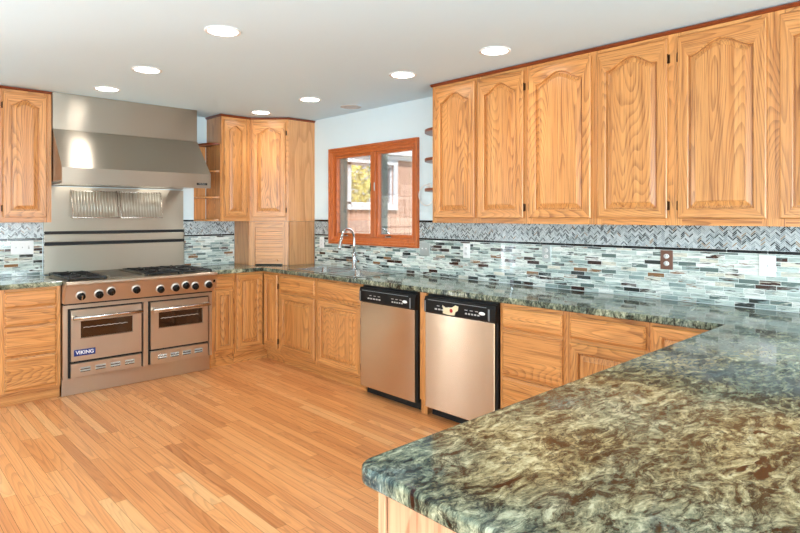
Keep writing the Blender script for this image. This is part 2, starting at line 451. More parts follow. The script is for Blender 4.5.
# ------------------------------------------------------------------ worktops
def slab(cells, xs, ys, z0, z1, round_pt=None):
    bm = bmesh.new(); V = {}
    def v(i, j):
        if (i, j) not in V: V[(i, j)] = bm.verts.new((xs[i], ys[j], z1))
        return V[(i, j)]
    fs = []
    for i in range(len(xs) - 1):
        for j in range(len(ys) - 1):
            if cells((xs[i] + xs[i + 1]) / 2, (ys[j] + ys[j + 1]) / 2):
                fs.append(bm.faces.new((v(i, j), v(i + 1, j), v(i + 1, j + 1), v(i, j + 1))))
    r = bmesh.ops.extrude_face_region(bm, geom=fs)
    nv = [e for e in r['geom'] if isinstance(e, bmesh.types.BMVert)]
    bmesh.ops.translate(bm, verts=nv, vec=(0, 0, z0 - z1))
    bmesh.ops.recalc_face_normals(bm, faces=bm.faces)
    if round_pt:
        es = [e for e in bm.edges if all((q.co.xy - Vector(round_pt)).length < 1e-4 for q in e.verts)]
        bmesh.ops.bevel(bm, geom=es, offset=0.045, segments=8, affect='EDGES', profile=0.5)
    es = [e for e in bm.edges if len(e.link_faces) == 2 and e.calc_face_angle() > 0.9 and abs(e.verts[0].co.z - e.verts[1].co.z) < 1e-5]
    bmesh.ops.bevel(bm, geom=es, offset=0.009, segments=3, affect='EDGES', profile=0.5)
    return bm
ZT, ZB = 0.915, 0.877
RL, RR = -2.402, -1.178         # range, left and right
PE = -4.812                     # kitchen edge of the peninsula
SX0, SX1, SY0, SY1 = -0.565, -0.125, -2.02, -1.00   # sink cut-out
b = MB(granite_m)
b.merge(slab(lambda x, y: (y < PE) or (x > -0.648 and not (SX0 < x < SX1 and SY0 < y < SY1)) or (y > -0.648 and x > -1.172),
             [-2.852, -1.172, -0.648, SX0, SX1, -0.001], [-5.95, PE, SY0, SY1, -0.648, -0.001], ZB, ZT, (-2.852, PE)), granite_m)
tag(b.build('granite_worktop'), 'polished green-gold granite worktop wrapping the corner and the near peninsula', 'countertop')
b = MB(granite_m)
b.merge(slab(lambda x, y: True, [-2.86, RL - 0.004], [-0.648, -0.001], ZB, ZT), granite_m)
tag(b.build('granite_worktop'), 'short dark granite worktop over the drawers left of the range', 'countertop')

# ------------------------------------------------------------------ cabinet parts (local frame: x along the front, y into the cabinet, z up)
def door_mesh(x0, x1, z0, z1, arch, parent, hinge=None, sw=0.052, y0=-0.002, panel=None):
    w_, h_ = x1 - x0, z1 - z0
    sw = min(sw, w_ * 0.24); N = 22
    A = 0.0 if not arch else min(0.062, 0.20 * (w_ - 2 * sw) + 0.012)
    base_top = sw + (A if arch else 0)
    def arch_f(t):
        t = max(0.0, min(1.0, (t - 0.06) / 0.88)); return A * (math.sin(PI * t) ** 1.5)
    bm = bmesh.new()
    def loop(ins, y, archd):
        L = [(x0 + ins, z0 + ins), (x1 - ins, z0 + ins)]
        for k in range(N + 1):
            t = k / N; x = x1 - ins + (x0 - x1 + 2 * ins) * t
            if archd is None: z = z1 - ins
            else: z = z1 - base_top - (ins - sw) + arch_f((x - x0 - sw) / (w_ - 2 * sw))
            L.append((x, z))
        return [bm.verts.new((x, y, z)) for x, z in L]
    Ls = [loop(0, y0, None), loop(0, y0 - 0.014, None), loop(0.005, y0 - 0.019, None),
          loop(sw, y0 - 0.019, 1), loop(sw + 0.004, y0 - 0.0150, 1), loop(sw + 0.0045, y0 - 0.002, 1),
          loop(sw + 0.012, y0 - 0.002, 1), loop(sw + 0.0125, y0 - 0.007, 1), loop(sw + 0.038, y0 - 0.0135, 1), loop(sw + 0.0385, y0 - 0.0185, 1), loop(sw + 0.041, y0 - 0.0195, 1)]
    n = len(Ls[0])
    for li, (a, c) in enumerate(zip(Ls, Ls[1:])):
        for k in range(n):
            f = bm.faces.new((a[k], a[(k + 1) % n], c[(k + 1) % n], c[k]))
            seg_top = 2 <= k < n - 1; seg_bot = k == 0
            f.material_index = 1 if (li <= 2 and (seg_top or seg_bot)) else 0
    bm.faces.new(Ls[0][::-1]); f = bm.faces.new(Ls[-1]); f.material_index = 0
    bmesh.ops.recalc_face_normals(bm, faces=bm.faces)
    b = MB(oak_v, oak_h); b.bm.free(); b.bm = bm
    o = b.build('door', parent)
    if hinge:
        for zz in (z0 + 0.07, z1 - 0.11):
            xx = x0 - 0.006 if hinge == 'l' else x1 + 0.006
            q = MB(bronze)
            q.box(xx - 0.005, xx + 0.005, -0.006, -0.0005, zz - 0.024, zz + 0.024, bronze, 0.0015)
            q.lathe([(0, -0.026), (0.0035, -0.026), (0.0035, 0.026), (0, 0.026)], bronze, T((xx + (0.005 if hinge == 'l' else -0.005), -0.012, zz)), 8)
            q.build('hinge', o)
    return o
def drawer_front(x0, x1, z0, z1, parent, y0=-0.002):
    bm = bmesh.new()
    def loop(i, y): return [bm.verts.new(p) for p in ((x0 + i, y, z0 + i), (x1 - i, y, z0 + i), (x1 - i, y, z1 - i), (x0 + i, y, z1 - i))]
    Ls = [loop(0, y0), loop(0, y0 - 0.010), loop(0.004, y0 - 0.0125), loop(0.011, y0 - 0.0175), loop(0.014, y0 - 0.019)]
    for a, c in zip(Ls, Ls[1:]):
        for k in range(4): bm.faces.new((a[k], a[(k + 1) % 4], c[(k + 1) % 4], c[k]))
    bm.faces.new(Ls[0][::-1]); bm.faces.new(Ls[-1]); bmesh.ops.recalc_face_normals(bm, faces=bm.faces)
    b = MB(oak_h); b.bm.free(); b.bm = bm
    return b.build('drawer_front', parent)
def carcass(parent, w_, d, z0, z1, top=False, side_m=None):
    m = side_m or oak_side; t = 0.016
    b = MB(m)
    b.box(0, t, 0.02, d, z0, z1, m); b.box(w_ - t, w_, 0.02, d, z0, z1, m)
    b.box(t, w_ - t, 0.02, d, z0, z0 + t, m); b.box(t, w_ - t, d - 0.008, d, z0 + t, z1, m)
    if top: b.box(t, w_ - t, 0.02, d - 0.008, z1 - t, z1, m)
    return b.build('carcass', parent)
def face_frame(parent, stiles, rails, z0, z1):
    """stiles: (x0,x1) full height; rails: (x0,x1,z0,z1) between stiles"""
    b = MB(oak_v, oak_h)
    for a, c in stiles: b.box(a, c, 0, 0.02, z0, z1, oak_v)
    for a, c, e, g in rails: b.box(a, c, 0.0004, 0.02, e, g, oak_h)
    return b.build('face_frame', parent)
def toe_kick(parent, x0, x1, rec=0.05, m=None, z1=0.1, x_ext=0):
    return one('toe_kick', parent, m or oak_h, (x0, x1, rec, rec + 0.016, 0.0, z1))
BD, BZ0, BZ1 = 0.606, 0.10, 0.874      # base depth, bottom, top
RZE = -PI / 2
def base_run(name, y_a, y_b, label):           # a base cabinet on the window wall, y_a > y_b
    t = thing(name, label, 'cabinet', (-0.61, y_a, 0), RZE); return t, y_a - y_b
Lx = lambda ya, y: ya - y                       # world y -> local x

# sink base
ya, yb = -0.915, -2.142
t, w_ = base_run('sink_base_cabinet', ya, yb, 'double door oak sink base cabinet under the window, left of the dishwashers')
carcass(t, w_, BD, BZ0, BZ1)
face_frame(t, [(0, 0.035), (Lx(ya, -1.49), Lx(ya, -1.552)), (w_ - 0.018, w_)],
           [(0.03, w_ - 0.01, 0.845, BZ1), (0.03, w_ - 0.01, 0.685, 0.722), (0.03, w_ - 0.01, BZ0, 0.145)], BZ0, BZ1)
for a, c, hg in ((-0.935, -1.498, 'l'), (-1.544, -2.132, 'r')):
    drawer_front(Lx(ya, a), Lx(ya, c), 0.717, 0.852, t)
    door_mesh(Lx(ya, a), Lx(ya, c), 0.139, 0.687, False, t, hg)
toe_kick(t, 0.0, w_ - 0.01)

# filler post between the two dishwashers
t = thing('filler_post', 'narrow oak filler post between the two dishwashers', 'cabinet', (-0.61, -2.795, 0), RZE)
one('stile', t, oak_v, (0.002, 0.068, -0.003, 0.017, 0.10, BZ1))
one('side_panel', t, oak_side, (0.02, 0.05, 0.018, 0.60, 0.0, BZ1))
one('foot_block', t, oak_v, (0.005, 0.066, 0.02 - 0.012, 0.017, 0.0, 0.099))

# drawer base
ya, yb = -3.51, -3.98
t, w_ = base_run('drawer_base_cabinet', ya, yb, 'three drawer oak base cabinet right of the second dishwasher')
carcass(t, w_, BD, BZ0, BZ1)
face_frame(t, [(0, 0.03), (w_ - 0.028, w_)], [(0.02, w_ - 0.02, 0.845, BZ1), (0.02, w_ - 0.02, 0.70, 0.73), (0.02, w_ - 0.02, 0.405, 0.435), (0.02, w_ - 0.02, BZ0, 0.145)], BZ0, BZ1)
for e, g in ((0.725, 0.848), (0.431, 0.706), (0.142, 0.412)): drawer_front(Lx(ya, -3.532), Lx(ya, -3.956), e, g, t)
toe_kick(t, 0, w_)
# drawer + door base
ya, yb = -3.98, -4.456
t, w_ = base_run('base_cabinet', ya, yb, 'oak base cabinet with one drawer over one door, second from the peninsula corner')
carcass(t, w_, BD, BZ0, BZ1)
face_frame(t, [(0, 0.03), (w_ - 0.028, w_)], [(0.02, w_ - 0.02, 0.845, BZ1), (0.02, w_ - 0.02, 0.695, 0.73), (0.02, w_ - 0.02, BZ0, 0.145)], BZ0, BZ1)
drawer_front(Lx(ya, -4.004), Lx(ya, -4.440), 0.726, 0.848, t)
door_mesh(Lx(ya, -4.004), Lx(ya, -4.440), 0.14, 0.702, False, t)
toe_kick(t, 0, w_)
# corner base by the peninsula
ya, yb = -4.456, -4.835
t, w_ = base_run('corner_base_cabinet', ya, yb, 'oak corner base cabinet with full height door beside the peninsula')
carcass(t, w_, BD, BZ0, BZ1)
face_frame(t, [(0, 0.022), (w_ - 0.022, w_)], [(0.02, w_ - 0.02, 0.858, BZ1), (0.02, w_ - 0.02, BZ0, 0.145)], BZ0, BZ1)
door_mesh(Lx(ya, -4.470), Lx(ya, -4.81), 0.14, 0.860, False, t)
toe_kick(t, 0, w_ - 0.07)
# peninsula base: its fronts face the kitchen (+y)
PX0, PX1, PY = -2.795, -0.632, -4.842
t = thing('peninsula_cabinet', 'oak peninsula base cabinet with pale end panel under the near granite slab', 'cabinet', (PX1, PY, 0), PI)
pw = PX1 - PX0
carcass(t, pw, 0.62, BZ0, BZ1)
face_frame(t, [(0.01, 0.05), (pw / 3 - 0.02, pw / 3 + 0.02), (2 * pw / 3 - 0.02, 2 * pw / 3 + 0.02), (pw - 0.03, pw)],
           [(0.02, pw - 0.02, 0.845, BZ1), (0.02, pw - 0.02, 0.69, 0.73), (0.02, pw - 0.02, BZ0, 0.145)], BZ0, BZ1)
for k in range(3):
    a, c = pw * k / 3 + (0.05 if k == 0 else 0.015), pw * (k + 1) / 3 - 0.02
    drawer_front(a, c, 0.726, 0.848, t); door_mesh(a, c, 0.14, 0.702, False, t)
toe_kick(t, 0.06, pw)
tag(one('end_panel', t, oak_pale, (pw + 0.0005, pw + 0.008, 0.024, 0.62, 0.0, BZ1)), 'pale oak veneer end panel')
tag(one('corner_stile', t, oak_pale, (pw + 0.0005, pw + 0.012, -0.002, 0.019, 0.0, BZ1), bev=0.001), 'pale oak corner stile')
one('panel_gap', t, black_matte, (pw + 0.0003, pw + 0.004, 0.0192, 0.0238, 0.0, BZ1))

# range wall: drawers left of the range
xa, xb = -2.86, RL - 0.006
t = thing('drawer_base_cabinet', 'four drawer oak base cabinet left of the steel range', 'cabinet', (xa, -0.61, 0), 0)
w_ = xb - xa
carcass(t, w_, BD, BZ0, BZ1)
face_frame(t, [(0, xa * -1 - 2.768), (w_ - 0.036, w_)], [(0.05, w_ - 0.02, q0, q1) for q0, q1 in ((0.845, BZ1), (0.718, 0.75), (0.58, 0.61), (0.35, 0.38), (BZ0, 0.13))], BZ0, BZ1)
for e, g in ((0.737, 0.858), (0.602, 0.722), (0.370, 0.586), (0.120, 0.357)): drawer_front(-2.776 - xa, -2.437 - xa, e, g, t)
toe_kick(t, 0, w_, 0.025)
# narrow cabinet right of the range
xa, xb = RR + 0.006, -0.93
t = thing('base_cabinet', 'narrow oak base cabinet with small drawer just right of the range', 'cabinet', (xa, -0.61, 0), 0)
w_ = xb - xa
carcass(t, w_, BD, BZ0, BZ1)
face_frame(t, [(0, 0.05), (w_ - 0.024, w_)], [(0.03, w_ - 0.02, 0.845, BZ1), (0.03, w_ - 0.02, 0.715, 0.755), (0.03, w_ - 0.02, BZ0, 0.165)], BZ0, BZ1)
drawer_front(-1.128 - xa, -0.948 - xa, 0.748, 0.852, t)
door_mesh(-1.128 - xa, -0.948 - xa, 0.155, 0.722, False, t, 'r', sw=0.042)
toe_kick(t, 0, w_, 0.025)
# L-shaped corner base with two doors
t = thing('corner_base_cabinet', 'L-shaped oak corner base cabinet with two tall narrow doors below the appliance garage', 'cabinet', (-0.61, -0.61, 0), 0)
b = MB(oak_side)
b.box(-0.316, 0.606, 0.594, 0.606, BZ0, BZ1, oak_side); b.box(0.594, 0.606, -0.30, 0.592, BZ0, BZ1, oak_side)
b.box(-0.316, 0.592, 0.02, 0.592, BZ0, BZ0 + 0.016, oak_side); b.box(0.02, 0.592, -0.30, 0.018, BZ0, BZ0 + 0.016, oak_side)
b.build('carcass', t)
b = MB(oak_v, oak_h)
b.box(-0.316, -0.295, 0, 0.02, BZ0, BZ1, oak_v); b.box(0, 0.02, -0.302, -0.275, BZ0, BZ1, oak_v)
b.box(-0.295, 0.02, 0.0, 0.02, 0.852, BZ1, oak_h); b.box(-0.295, 0.02, 0.0, 0.02, BZ0, 0.148, oak_h)
b.box(0.0, 0.02, -0.275, 0.0, 0.852, BZ1, oak_h); b.box(0, 0.02, -0.275, 0.0, BZ0, 0.148, oak_h)
b.build('face_frame', t)
door_mesh(-0.298, -0.024, 0.145, 0.856, False, t)
d2 = door_mesh(0.024, 0.272, 0.145, 0.856, False, t, 'r')
d2.rotation_euler = (0, 0, RZE)
one('toe_kick', t, oak_h, (-0.316, 0.066, 0.025, 0.041, 0, 0.1)); o = one('toe_kick', t, oak_h, (-0.024, 0.304, 0.05, 0.066, 0, 0.1)); o.rotation_euler = (0, 0, RZE)

# ------------------------------------------------------------------ wall cabinets
UD, UZ0, UZ1 = 0.328, 1.370, 2.436
def crown(parent, x0, x1, m=None, y=-0.012):
    b = MB(oak_trim)
    b.prism([(-0.001, UZ1 - 0.019), (-0.007, UZ1 - 0.016), (-0.016, UZ1 - 0.006), (-0.016, UZ1), (-0.001, UZ1)], x0, x1, oak_trim, 'yz')
    return b.build('crown_trim', parent)
def upper(label, ya, yb, doors, stiles, ends=(False, False), crown_ext=0.0):
    t = thing('wall_cabinet', label, 'cabinet', (-0.33, ya, 0), RZE)
    w_ = ya - yb
    carcass(t, w_, UD, UZ0, UZ1, True)
    st = [(max(0, Lx(ya, a)), min(w_, Lx(ya, c))) for a, c in stiles]
    face_frame(t, st, [(0.0, w_, UZ1 - 0.055, UZ1), (0.0, w_, UZ0, UZ0 + 0.05)], UZ0, UZ1)
    for a, c, hg in doors: door_mesh(Lx(ya, a), Lx(ya, c), 1.408, 2.394, True, t, hg)
    crown(t, -crown_ext, w_)
    return t
upper('two door arched oak wall cabinet nearest the window', -2.655, -3.519, [(-2.692, -3.081, 'l'), (-3.113, -3.497, 'r')],
      [(-2.655, -2.70), (-3.06, -3.13), (-3.49, -3.519)], crown_ext=0.012)
upper('wide two door arched oak wall cabinet, middle of the long row', -3.519, -4.466, [(-3.540, -3.983, 'l'), (-4.025, -4.436, 'r')],
      [(-3.519, -3.56), (-3.96, -4.05), (-4.42, -4.466)])
upper('wide two door arched oak wall cabinet above the peninsula end of the counter', -4.466, -5.41, [(-4.493, -4.912, 'l'), (-4.968, -5.385, 'r')],
      [(-4.466, -4.51), (-4.89, -4.99), (-5.37, -5.41)])
# left of the hood
t = thing('wall_cabinet', 'single door arched oak wall cabinet left of the steel hood', 'cabinet', (-2.80, -0.33, 0), 0)
w_ = -2.408 + 2.80
carcass(t, w_, UD, UZ0, UZ1, True)
face_frame(t, [(0, 0.075), (w_ - 0.055, w_)], [(0.0, w_, UZ1 - 0.055, UZ1), (0, w_, UZ0, UZ0 + 0.05)], UZ0, UZ1)
door_mesh(-2.743 + 2.80, -2.444 + 2.80, 1.412, 2.398, True, t, 'l')
crown(t, 0, w_)

# corner wall cabinet: straight leaf + diagonal leaf
CX = -0.925
t = thing('corner_wall_cabinet', 'oak corner wall cabinet with one narrow and one diagonal arched door', 'cabinet', (0, 0, 0), 0)
fp = [(CX, -0.002), (CX, -0.31), (-0.61, -0.31), (-0.315, -0.605), (-0.002, -0.605), (-0.002, -0.002)]
b = MB(oak_side)
b.prism(fp, UZ0, UZ0 + 0.018, oak_side, 'xy'); b.prism(fp, UZ1 - 0.018, UZ1, oak_side, 'xy')
b.box(CX, CX + 0.016, -0.31, -0.002, UZ0 + 0.018, UZ1 - 0.018, oak_side)
b.box(-0.315, -0.002, -0.605, -0.589, UZ0 + 0.018, UZ1 - 0.018, oak_side)
b.build('carcass', t)
def diag(x): return T((-0.612, -0.33, 0)) @ Matrix.Rotation(-PI / 4, 4, 'Z') @ T((x, 0, 0))
DW_ = 0.282 * math.sqrt(2) + 0.006
b = MB(oak_v, oak_h)
b.box(CX, CX + 0.03, -0.33, -0.31, UZ0, UZ1, oak_v); b.box(-0.655, -0.612, -0.33, -0.31, UZ0, UZ1, oak_v)
b.box(CX, -0.612, -0.3296, -0.31, UZ1 - 0.055, UZ1, oak_h); b.box(CX, -0.612, -0.3296, -0.31, UZ0, UZ0 + 0.05, oak_h)
b.build('face_frame', t)
D0 = diag(0); b = MB(oak_v, oak_h)
b.box(0.0, 0.04, 0, 0.02, UZ0, UZ1, oak_v); b.box(DW_ - 0.04, DW_, 0, 0.02, UZ0, UZ1, oak_v)
b.box(0.0, DW_, 0.0004, 0.02, UZ1 - 0.055, UZ1, oak_h); b.box(0.0, DW_, 0.0004, 0.02, UZ0, UZ0 + 0.05, oak_h)
b.build('face_frame', t).matrix_basis = D0
o = door_mesh(0.022, 0.272, 1.412, 2.386, True, t, 'r'); o.location = (CX, -0.33, 0)
o = door_mesh(0.028, DW_ - 0.03, 1.412, 2.386, True, t, 'r'); o.location = (-0.612, -0.33, 0); o.rotation_euler = (0, 0, -PI / 4)
b = MB(oak_trim)
e = 0.016
op = [(CX - e, -0.002), (CX - e, -0.33 - e), (-0.606, -0.33 - e), (-0.33 - e, -0.606), (-0.33 - e, -0.612 - 0.006 - e + 0.006), (-0.002, -0.612 - e)]
ip = [(CX - 0.001, -0.002), (CX - 0.001, -0.331), (-0.613, -0.331), (-0.331, -0.613), (-0.331, -0.6135), (-0.002, -0.6135)]
bmx = b.bm
def ring(P, z): return [bmx.verts.new((p[0], p[1], z)) for p in P]
r0, r1, r2, r3 = ring(ip, UZ1 - 0.019), ring(op, UZ1 - 0.006), ring(op, UZ1), ring(ip, UZ1)
for a, c in ((r0, r1), (r1, r2), (r2, r3), (r3, r0)):
    for k in range(5): bmx.faces.new((a[k], a[k + 1], c[k + 1], c[k]))
bmx.faces.new((r0[0], r1[0], r2[0], r3[0])); bmx.faces.new((r3[5], r2[5], r1[5], r0[5]))
bmesh.ops.recalc_face_normals(bmx, faces=bmx.faces)
b.build('crown_trim', t)
one('side_panel', t, oak_side, (-0.33, -0.002, -0.613, -0.606, UZ0, UZ1))

# appliance garage on the worktop below it
t = thing('appliance_garage', 'oak appliance garage with slatted tambour door standing in the counter corner', 'cabinet', (0, 0, ZT), 0)
GH = UZ0 - ZT - 0.002
b = MB(oak_side)
b.box(-0.618, -0.602, -0.318, -0.012, 0.001, GH, oak_side)
b.build('side_panel', t)
b = MB(oak_side)
b.box(-0.318, -0.012, -0.618, -0.602, 0.001, GH, oak_side)
b.box(-0.125, -0.012, -0.624, -0.6185, 0.001, GH, oak_side)
b.build('side_panel', t)
D1 = T((-0.622, -0.332, 0)) @ Matrix.Rotation(-PI / 4, 4, 'Z')
GW = 0.29 * math.sqrt(2)
b = MB(oak_v, oak_h)
b.box(0.0, 0.062, 0, 0.018, 0.001, GH, oak_v); b.box(GW - 0.062, GW, 0, 0.018, 0.001, GH, oak_v)
b.box(0.062, GW - 0.062, 0.0004, 0.018, GH - 0.062, GH, oak_h)
b.build('face_frame', t).matrix_basis = D1
b = MB(oak_h)
zz = 0.014; sh = (GH - 0.062 - 0.014) / 9
for k in range(9):
    b.box(0.0625, GW - 0.0625, 0.006, 0.014, zz + k * sh + 0.0003, zz + (k + 1) * sh - 0.0003, oak_h, 0.0011)
td = b.build('tambour_door', t); td.matrix_basis = D1
b = MB(bronze); b.lathe([(0, 0.0), (0.005, 0.0), (0.004, 0.006), (0.009, 0.013), (0.008, 0.017), (0, 0.019)], oak_h, T((GW - 0.12, 0.0062, 0.05)) @ R90, 12)
b.build('knob', td)
one('dark_gap', t, black_matte, (0.063, GW - 0.063, 0.0085, 0.012, 0.001, 0.013)).matrix_basis = D1

# quarter-round open shelves
def quarter(ax, ay, flipx, z, th, cx, cy, mode):
    pts = [(cx, cy)]
    for k in range(15):
        a = PI / 2 * k / 14
        if mode == 'range': pts.append((cx - ax * math.cos(a), cy - ay * math.sin(a)))      # along the range wall to the cabinet side
        else: pts.append((cx - ax * math.cos(a), cy + ay * math.sin(a)))
    return pts
t = thing('open_shelf_unit', 'small oak open shelves between the hood and the corner wall cabinet', 'shelf', (0, 0, 0), 0)
one('back_panel', t, oak_v, (-1.062, CX - 0.0165, -0.009, -0.002, UZ0, 2.155))
one('side_panel', t, oak_v, (CX - 0.009, CX - 0.0012, -0.325, -0.0095, UZ0, 2.14))
for z in (1.372, 1.60, 1.86, 2.132):
    b = MB(oak_trim if z > 2 else oak_h); b.prism(quarter(0.128, 0.30, 0, z, 0.018, CX - 0.0095, -0.0095, 'range'), z, z + 0.018, oak_trim if z > 2 else oak_h, 'xy')
    b.build('shelf', t)
t = thing('open_shelf_unit', 'dark oak quarter-round end shelves left of the long cabinet row', 'shelf', (0, 0, 0), 0)
for z in (1.632, 1.872, 2.103):
    b = MB(oak_trim); b.prism(quarter(0.31, 0.27, 0, z, 0.02, -0.0015, -2.6535, 'win'), z - 0.011, z + 0.011, oak_trim, 'xy')
    b.build('shelf', t)
# hoop hanging by the end shelves
t = thing('towel_ring', 'white hoop towel ring on the wall between window and end shelves', 'towel ring', (-0.001, -2.305, 1.60), 0)
b = MB(chrome); b.lathe([(0, 0), (0.022, 0), (0.020, 0.006), (0.008, 0.012), (0.007, 0.040), (0, 0.042)], white_plastic, T((0, 0, 0.085)) @ Matrix.Rotation(-PI / 2, 4, 'Y'), 14)
b.build('mount', t)
b = MB(white_plastic); b.tube([(-0.036, 0.088 * math.sin(2 * PI * k / 36), 0.088 * math.cos(2 * PI * k / 36)) for k in range(36)], 0.0045, white_plastic, 8, closed=True)
b.build('ring', t)

# ------------------------------------------------------------------ backsplashes
def tile_boxes(mb_layers, bm, u0, u1, v0, v1, put, m_i, th, rnd):
    """one bevelled tile front: put(u, v, depth) -> world"""
    cl, uvl = mb_layers; e = 0.0007
    A = [bm.verts.new(put(u, v, 0.0045)) for u, v in ((u0, v0), (u1, v0), (u1, v1), (u0, v1))]
    B = [bm.verts.new(put(u, v, th - e)) for u, v in ((u0, v0), (u1, v0), (u1, v1), (u0, v1))]
    D = [bm.verts.new(put(u, v, th)) for u, v in ((u0 + e, v0 + e), (u1 - e, v0 + e), (u1 - e, v1 - e), (u0 + e, v1 - e))]
    uvs = {}
    for vs, L in ((A, 0), (B, 0), (D, 0)):
        for vv, q in zip(vs, ((u0, v0), (u1, v0), (u1, v1), (u0, v1))): uvs[vv] = q
    fs = [bm.faces.new(D)]
    for a, c in ((A, B), (B, D)):
        for k in range(4): fs.append(bm.faces.new((a[k], a[(k + 1) % 4], c[(k + 1) % 4], c[k])))
    for f in fs:
        f.material_index = m_i
        for lp in f.loops: lp[cl] = rnd; lp[uvl].uv = uvs[lp.vert]
def new_tiles(m):
    b = MB(m); cl = b.bm.loops.layers.float_color.new('tile'); uvl = b.bm.loops.layers.uv.new('UVMap')
    return b, (cl, uvl)
VZ0, VZ1, HB0, HB1 = 0.917, 1.215, 1.234, 1.366
def minus(r, h):
    """rectangle minus hole -> rectangles"""
    u0, u1, v0, v1 = r
    if h is None or u1 <= h[0] or u0 >= h[1] or v1 <= h[2] or v0 >= h[3]: return [r]
    out = []
    if u0 < h[0]: out.append((u0, h[0], v0, v1))
    if u1 > h[1]: out.append((h[1], u1, v0, v1))
    a, c = max(u0, h[0]), min(u1, h[1])
    if v0 < h[2]: out.append((a, c, v0, h[2]))
    if v1 > h[3]: out.append((a, c, h[3], v1))
    return out
def backsplash(label, put, ua, ub, hole=None, caps=()):
    """put(u,v,d): u along the wall, d out of it"""
    t = thing('tile_backsplash', label, 'backsplash', (0, 0, 0), 0)
    ext = lambda q: put(*q)
    def boxuv(b, u0, u1, v0, v1, d0, d1, m, bev=0.0):
        p, q = put(u0, v0, d0), put(u1, v1, d1)
        b.box(min(p[0], q[0]), max(p[0], q[0]), min(p[1], q[1]), max(p[1], q[1]), min(p[2], q[2]), max(p[2], q[2]), m, bev)
    b = MB(grout)
    for r in minus((ua, ub, VZ0 - 0.001, HB1), hole): boxuv(b, *r, 0.0008, 0.0048, grout)
    b.build('grout_bed', t)
    b, ly = new_tiles(mosaic_m); j = 0; v = VZ0; rh = (VZ1 - VZ0) / 11.5
    while v < VZ1 - 0.004:
        u = ua - random.choice((0.0, 0.051, 0.0255, 0.0765)) if j % 2 else ua - random.choice((0.02, 0.07))
        v1 = min(v + rh, VZ1)
        while u < ub:
            L = 0.1016
            a, c = max(u, ua), min(u + L, ub)
            if c - a > 0.006:
                rnd = (random.random(), random.random(), random.random(), 1)
                for r in minus((a, c, v, v1), hole):
                    if r[1] - r[0] > 0.004 and r[3] - r[2] > 0.004:
                        tile_boxes(ly, b.bm, r[0] + 0.0011, r[1] - 0.0011, r[2] + 0.0011, r[3] - 0.0011, put, 0, 0.007, rnd)
            u += L
        v += rh; j += 1
    b.build('mosaic_tiles', t)
    # herringbone: L x W bricks laid at 45 degrees, clipped to the band
    b, ly = new_tiles(herring_m); cl, uvl = ly; W = 0.0082; n = 4; Lb = W * n
    H = HB1 - HB0; s2 = math.sqrt(0.5)
    def clip(poly, lo, hi, ax):
        for sgn, lim in ((1, lo), (-1, -hi)):
            out = []
            for k in range(len(poly)):
                p, q = poly[k], poly[(k + 1) % len(poly)]
                dp, dq = sgn * p[ax] - lim, sgn * q[ax] - lim
                if dp >= 0: out.append(p)
                if (dp >= 0) != (dq >= 0):
                    tt = dp / (dp - dq); out.append(tuple(p[i] + (q[i] - p[i]) * tt for i in (0, 1)))
            poly = out
            if len(poly) < 3: return []
        return poly
    segs = [(ua, ub)]
    if hole: segs = [(ua, hole[0]), (hole[1], ub)]
    def brick(a0, a1, c0, c1):
        g = 0.0006
        P0 = [((a - c) * s2, (a + c) * s2) for a, c in ((a0 + g, c0 + g), (a1 - g, c0 + g), (a1 - g, c1 - g), (a0 + g, c1 - g))]
        P0 = [(p[0] + ua, p[1] + HB0) for p in P0]
        if max(p[1] for p in P0) < HB0 or min(p[1] for p in P0) > HB1: return
        if max(p[0] for p in P0) < ua or min(p[0] for p in P0) > ub: return
        rnd = (random.random(), random.random(), random.random(), 1)
        for sa, sb in segs:
            P = clip(clip(P0, sa, sb, 0), HB0, HB1, 1)
            if len(P) < 3: continue
            vs = [b.bm.verts.new(put(p[0], p[1], 0.0066)) for p in P]
            f = b.bm.faces.new(vs)
            for lp, p in zip(f.loops, P): lp[cl] = rnd; lp[uvl].uv = p
    span = (ub - ua); N = int((span + H) / W * 0.75) + 6 * n
    # pattern cell (a,c): horizontal brick starts when (i - j) % (2n) == 0, vertical when (i - j) % (2n) == 2n-1... 
    for i in range(-int(H / W) - 4 * n, N):
        for j in range(-N, int(H / W) + 4 * n):
            x_, y_ = (i - j) * W * s2, (i + j) * W * s2
            if x_ < -0.08 or x_ > span + 0.08 or y_ < -0.08 or y_ > H + 0.08: continue
            k = (i - j) % (2 * n)
            if k == 0: brick(i * W, (i + n) * W, j * W, (j + 1) * W)
            if k == n: brick(i * W, (i + 1) * W, (j - n + 1) * W, (j + 1) * W)
    b.build('herringbone_band', t)
    for sa, sb in segs:
        b = MB(pencil_glass); u = sa
        while u < sb - 0.004:
            boxuv(b, u + 0.0008, min(u + 0.2032, sb) - 0.0008, VZ1 + 0.0015, HB0 - 0.0015, 0.004, 0.0125, pencil_glass, 0.003)
            u += 0.2032
        b.build('pencil_trim', t)
    for a, c in caps:
        b = MB(pencil_glass); boxuv(b, a, c, HB1 + 0.001, HB1 + 0.019, 0.001, 0.0125, pencil_glass, 0.003); b.build('cap_trim', t)
    return t
put_n = lambda u, v, d: (u, -d, v)
put_e = lambda u, v, d: (-d, -u, v)            # u = -y
backsplash('glass mosaic backsplash left of the range', put_n, -2.86, RL - 0.003)
backsplash('narrow glass mosaic backsplash between the range and the appliance garage', put_n, RR + 0.006, -0.619, None, [(RR + 0.006, -1.066)])
backsplash('long glass mosaic backsplash along the window wall', put_e, 0.626, 5.95, (0.888, 2.192, 1.138, 2.0), [(0.626, 0.887), (2.193, 2.653)])

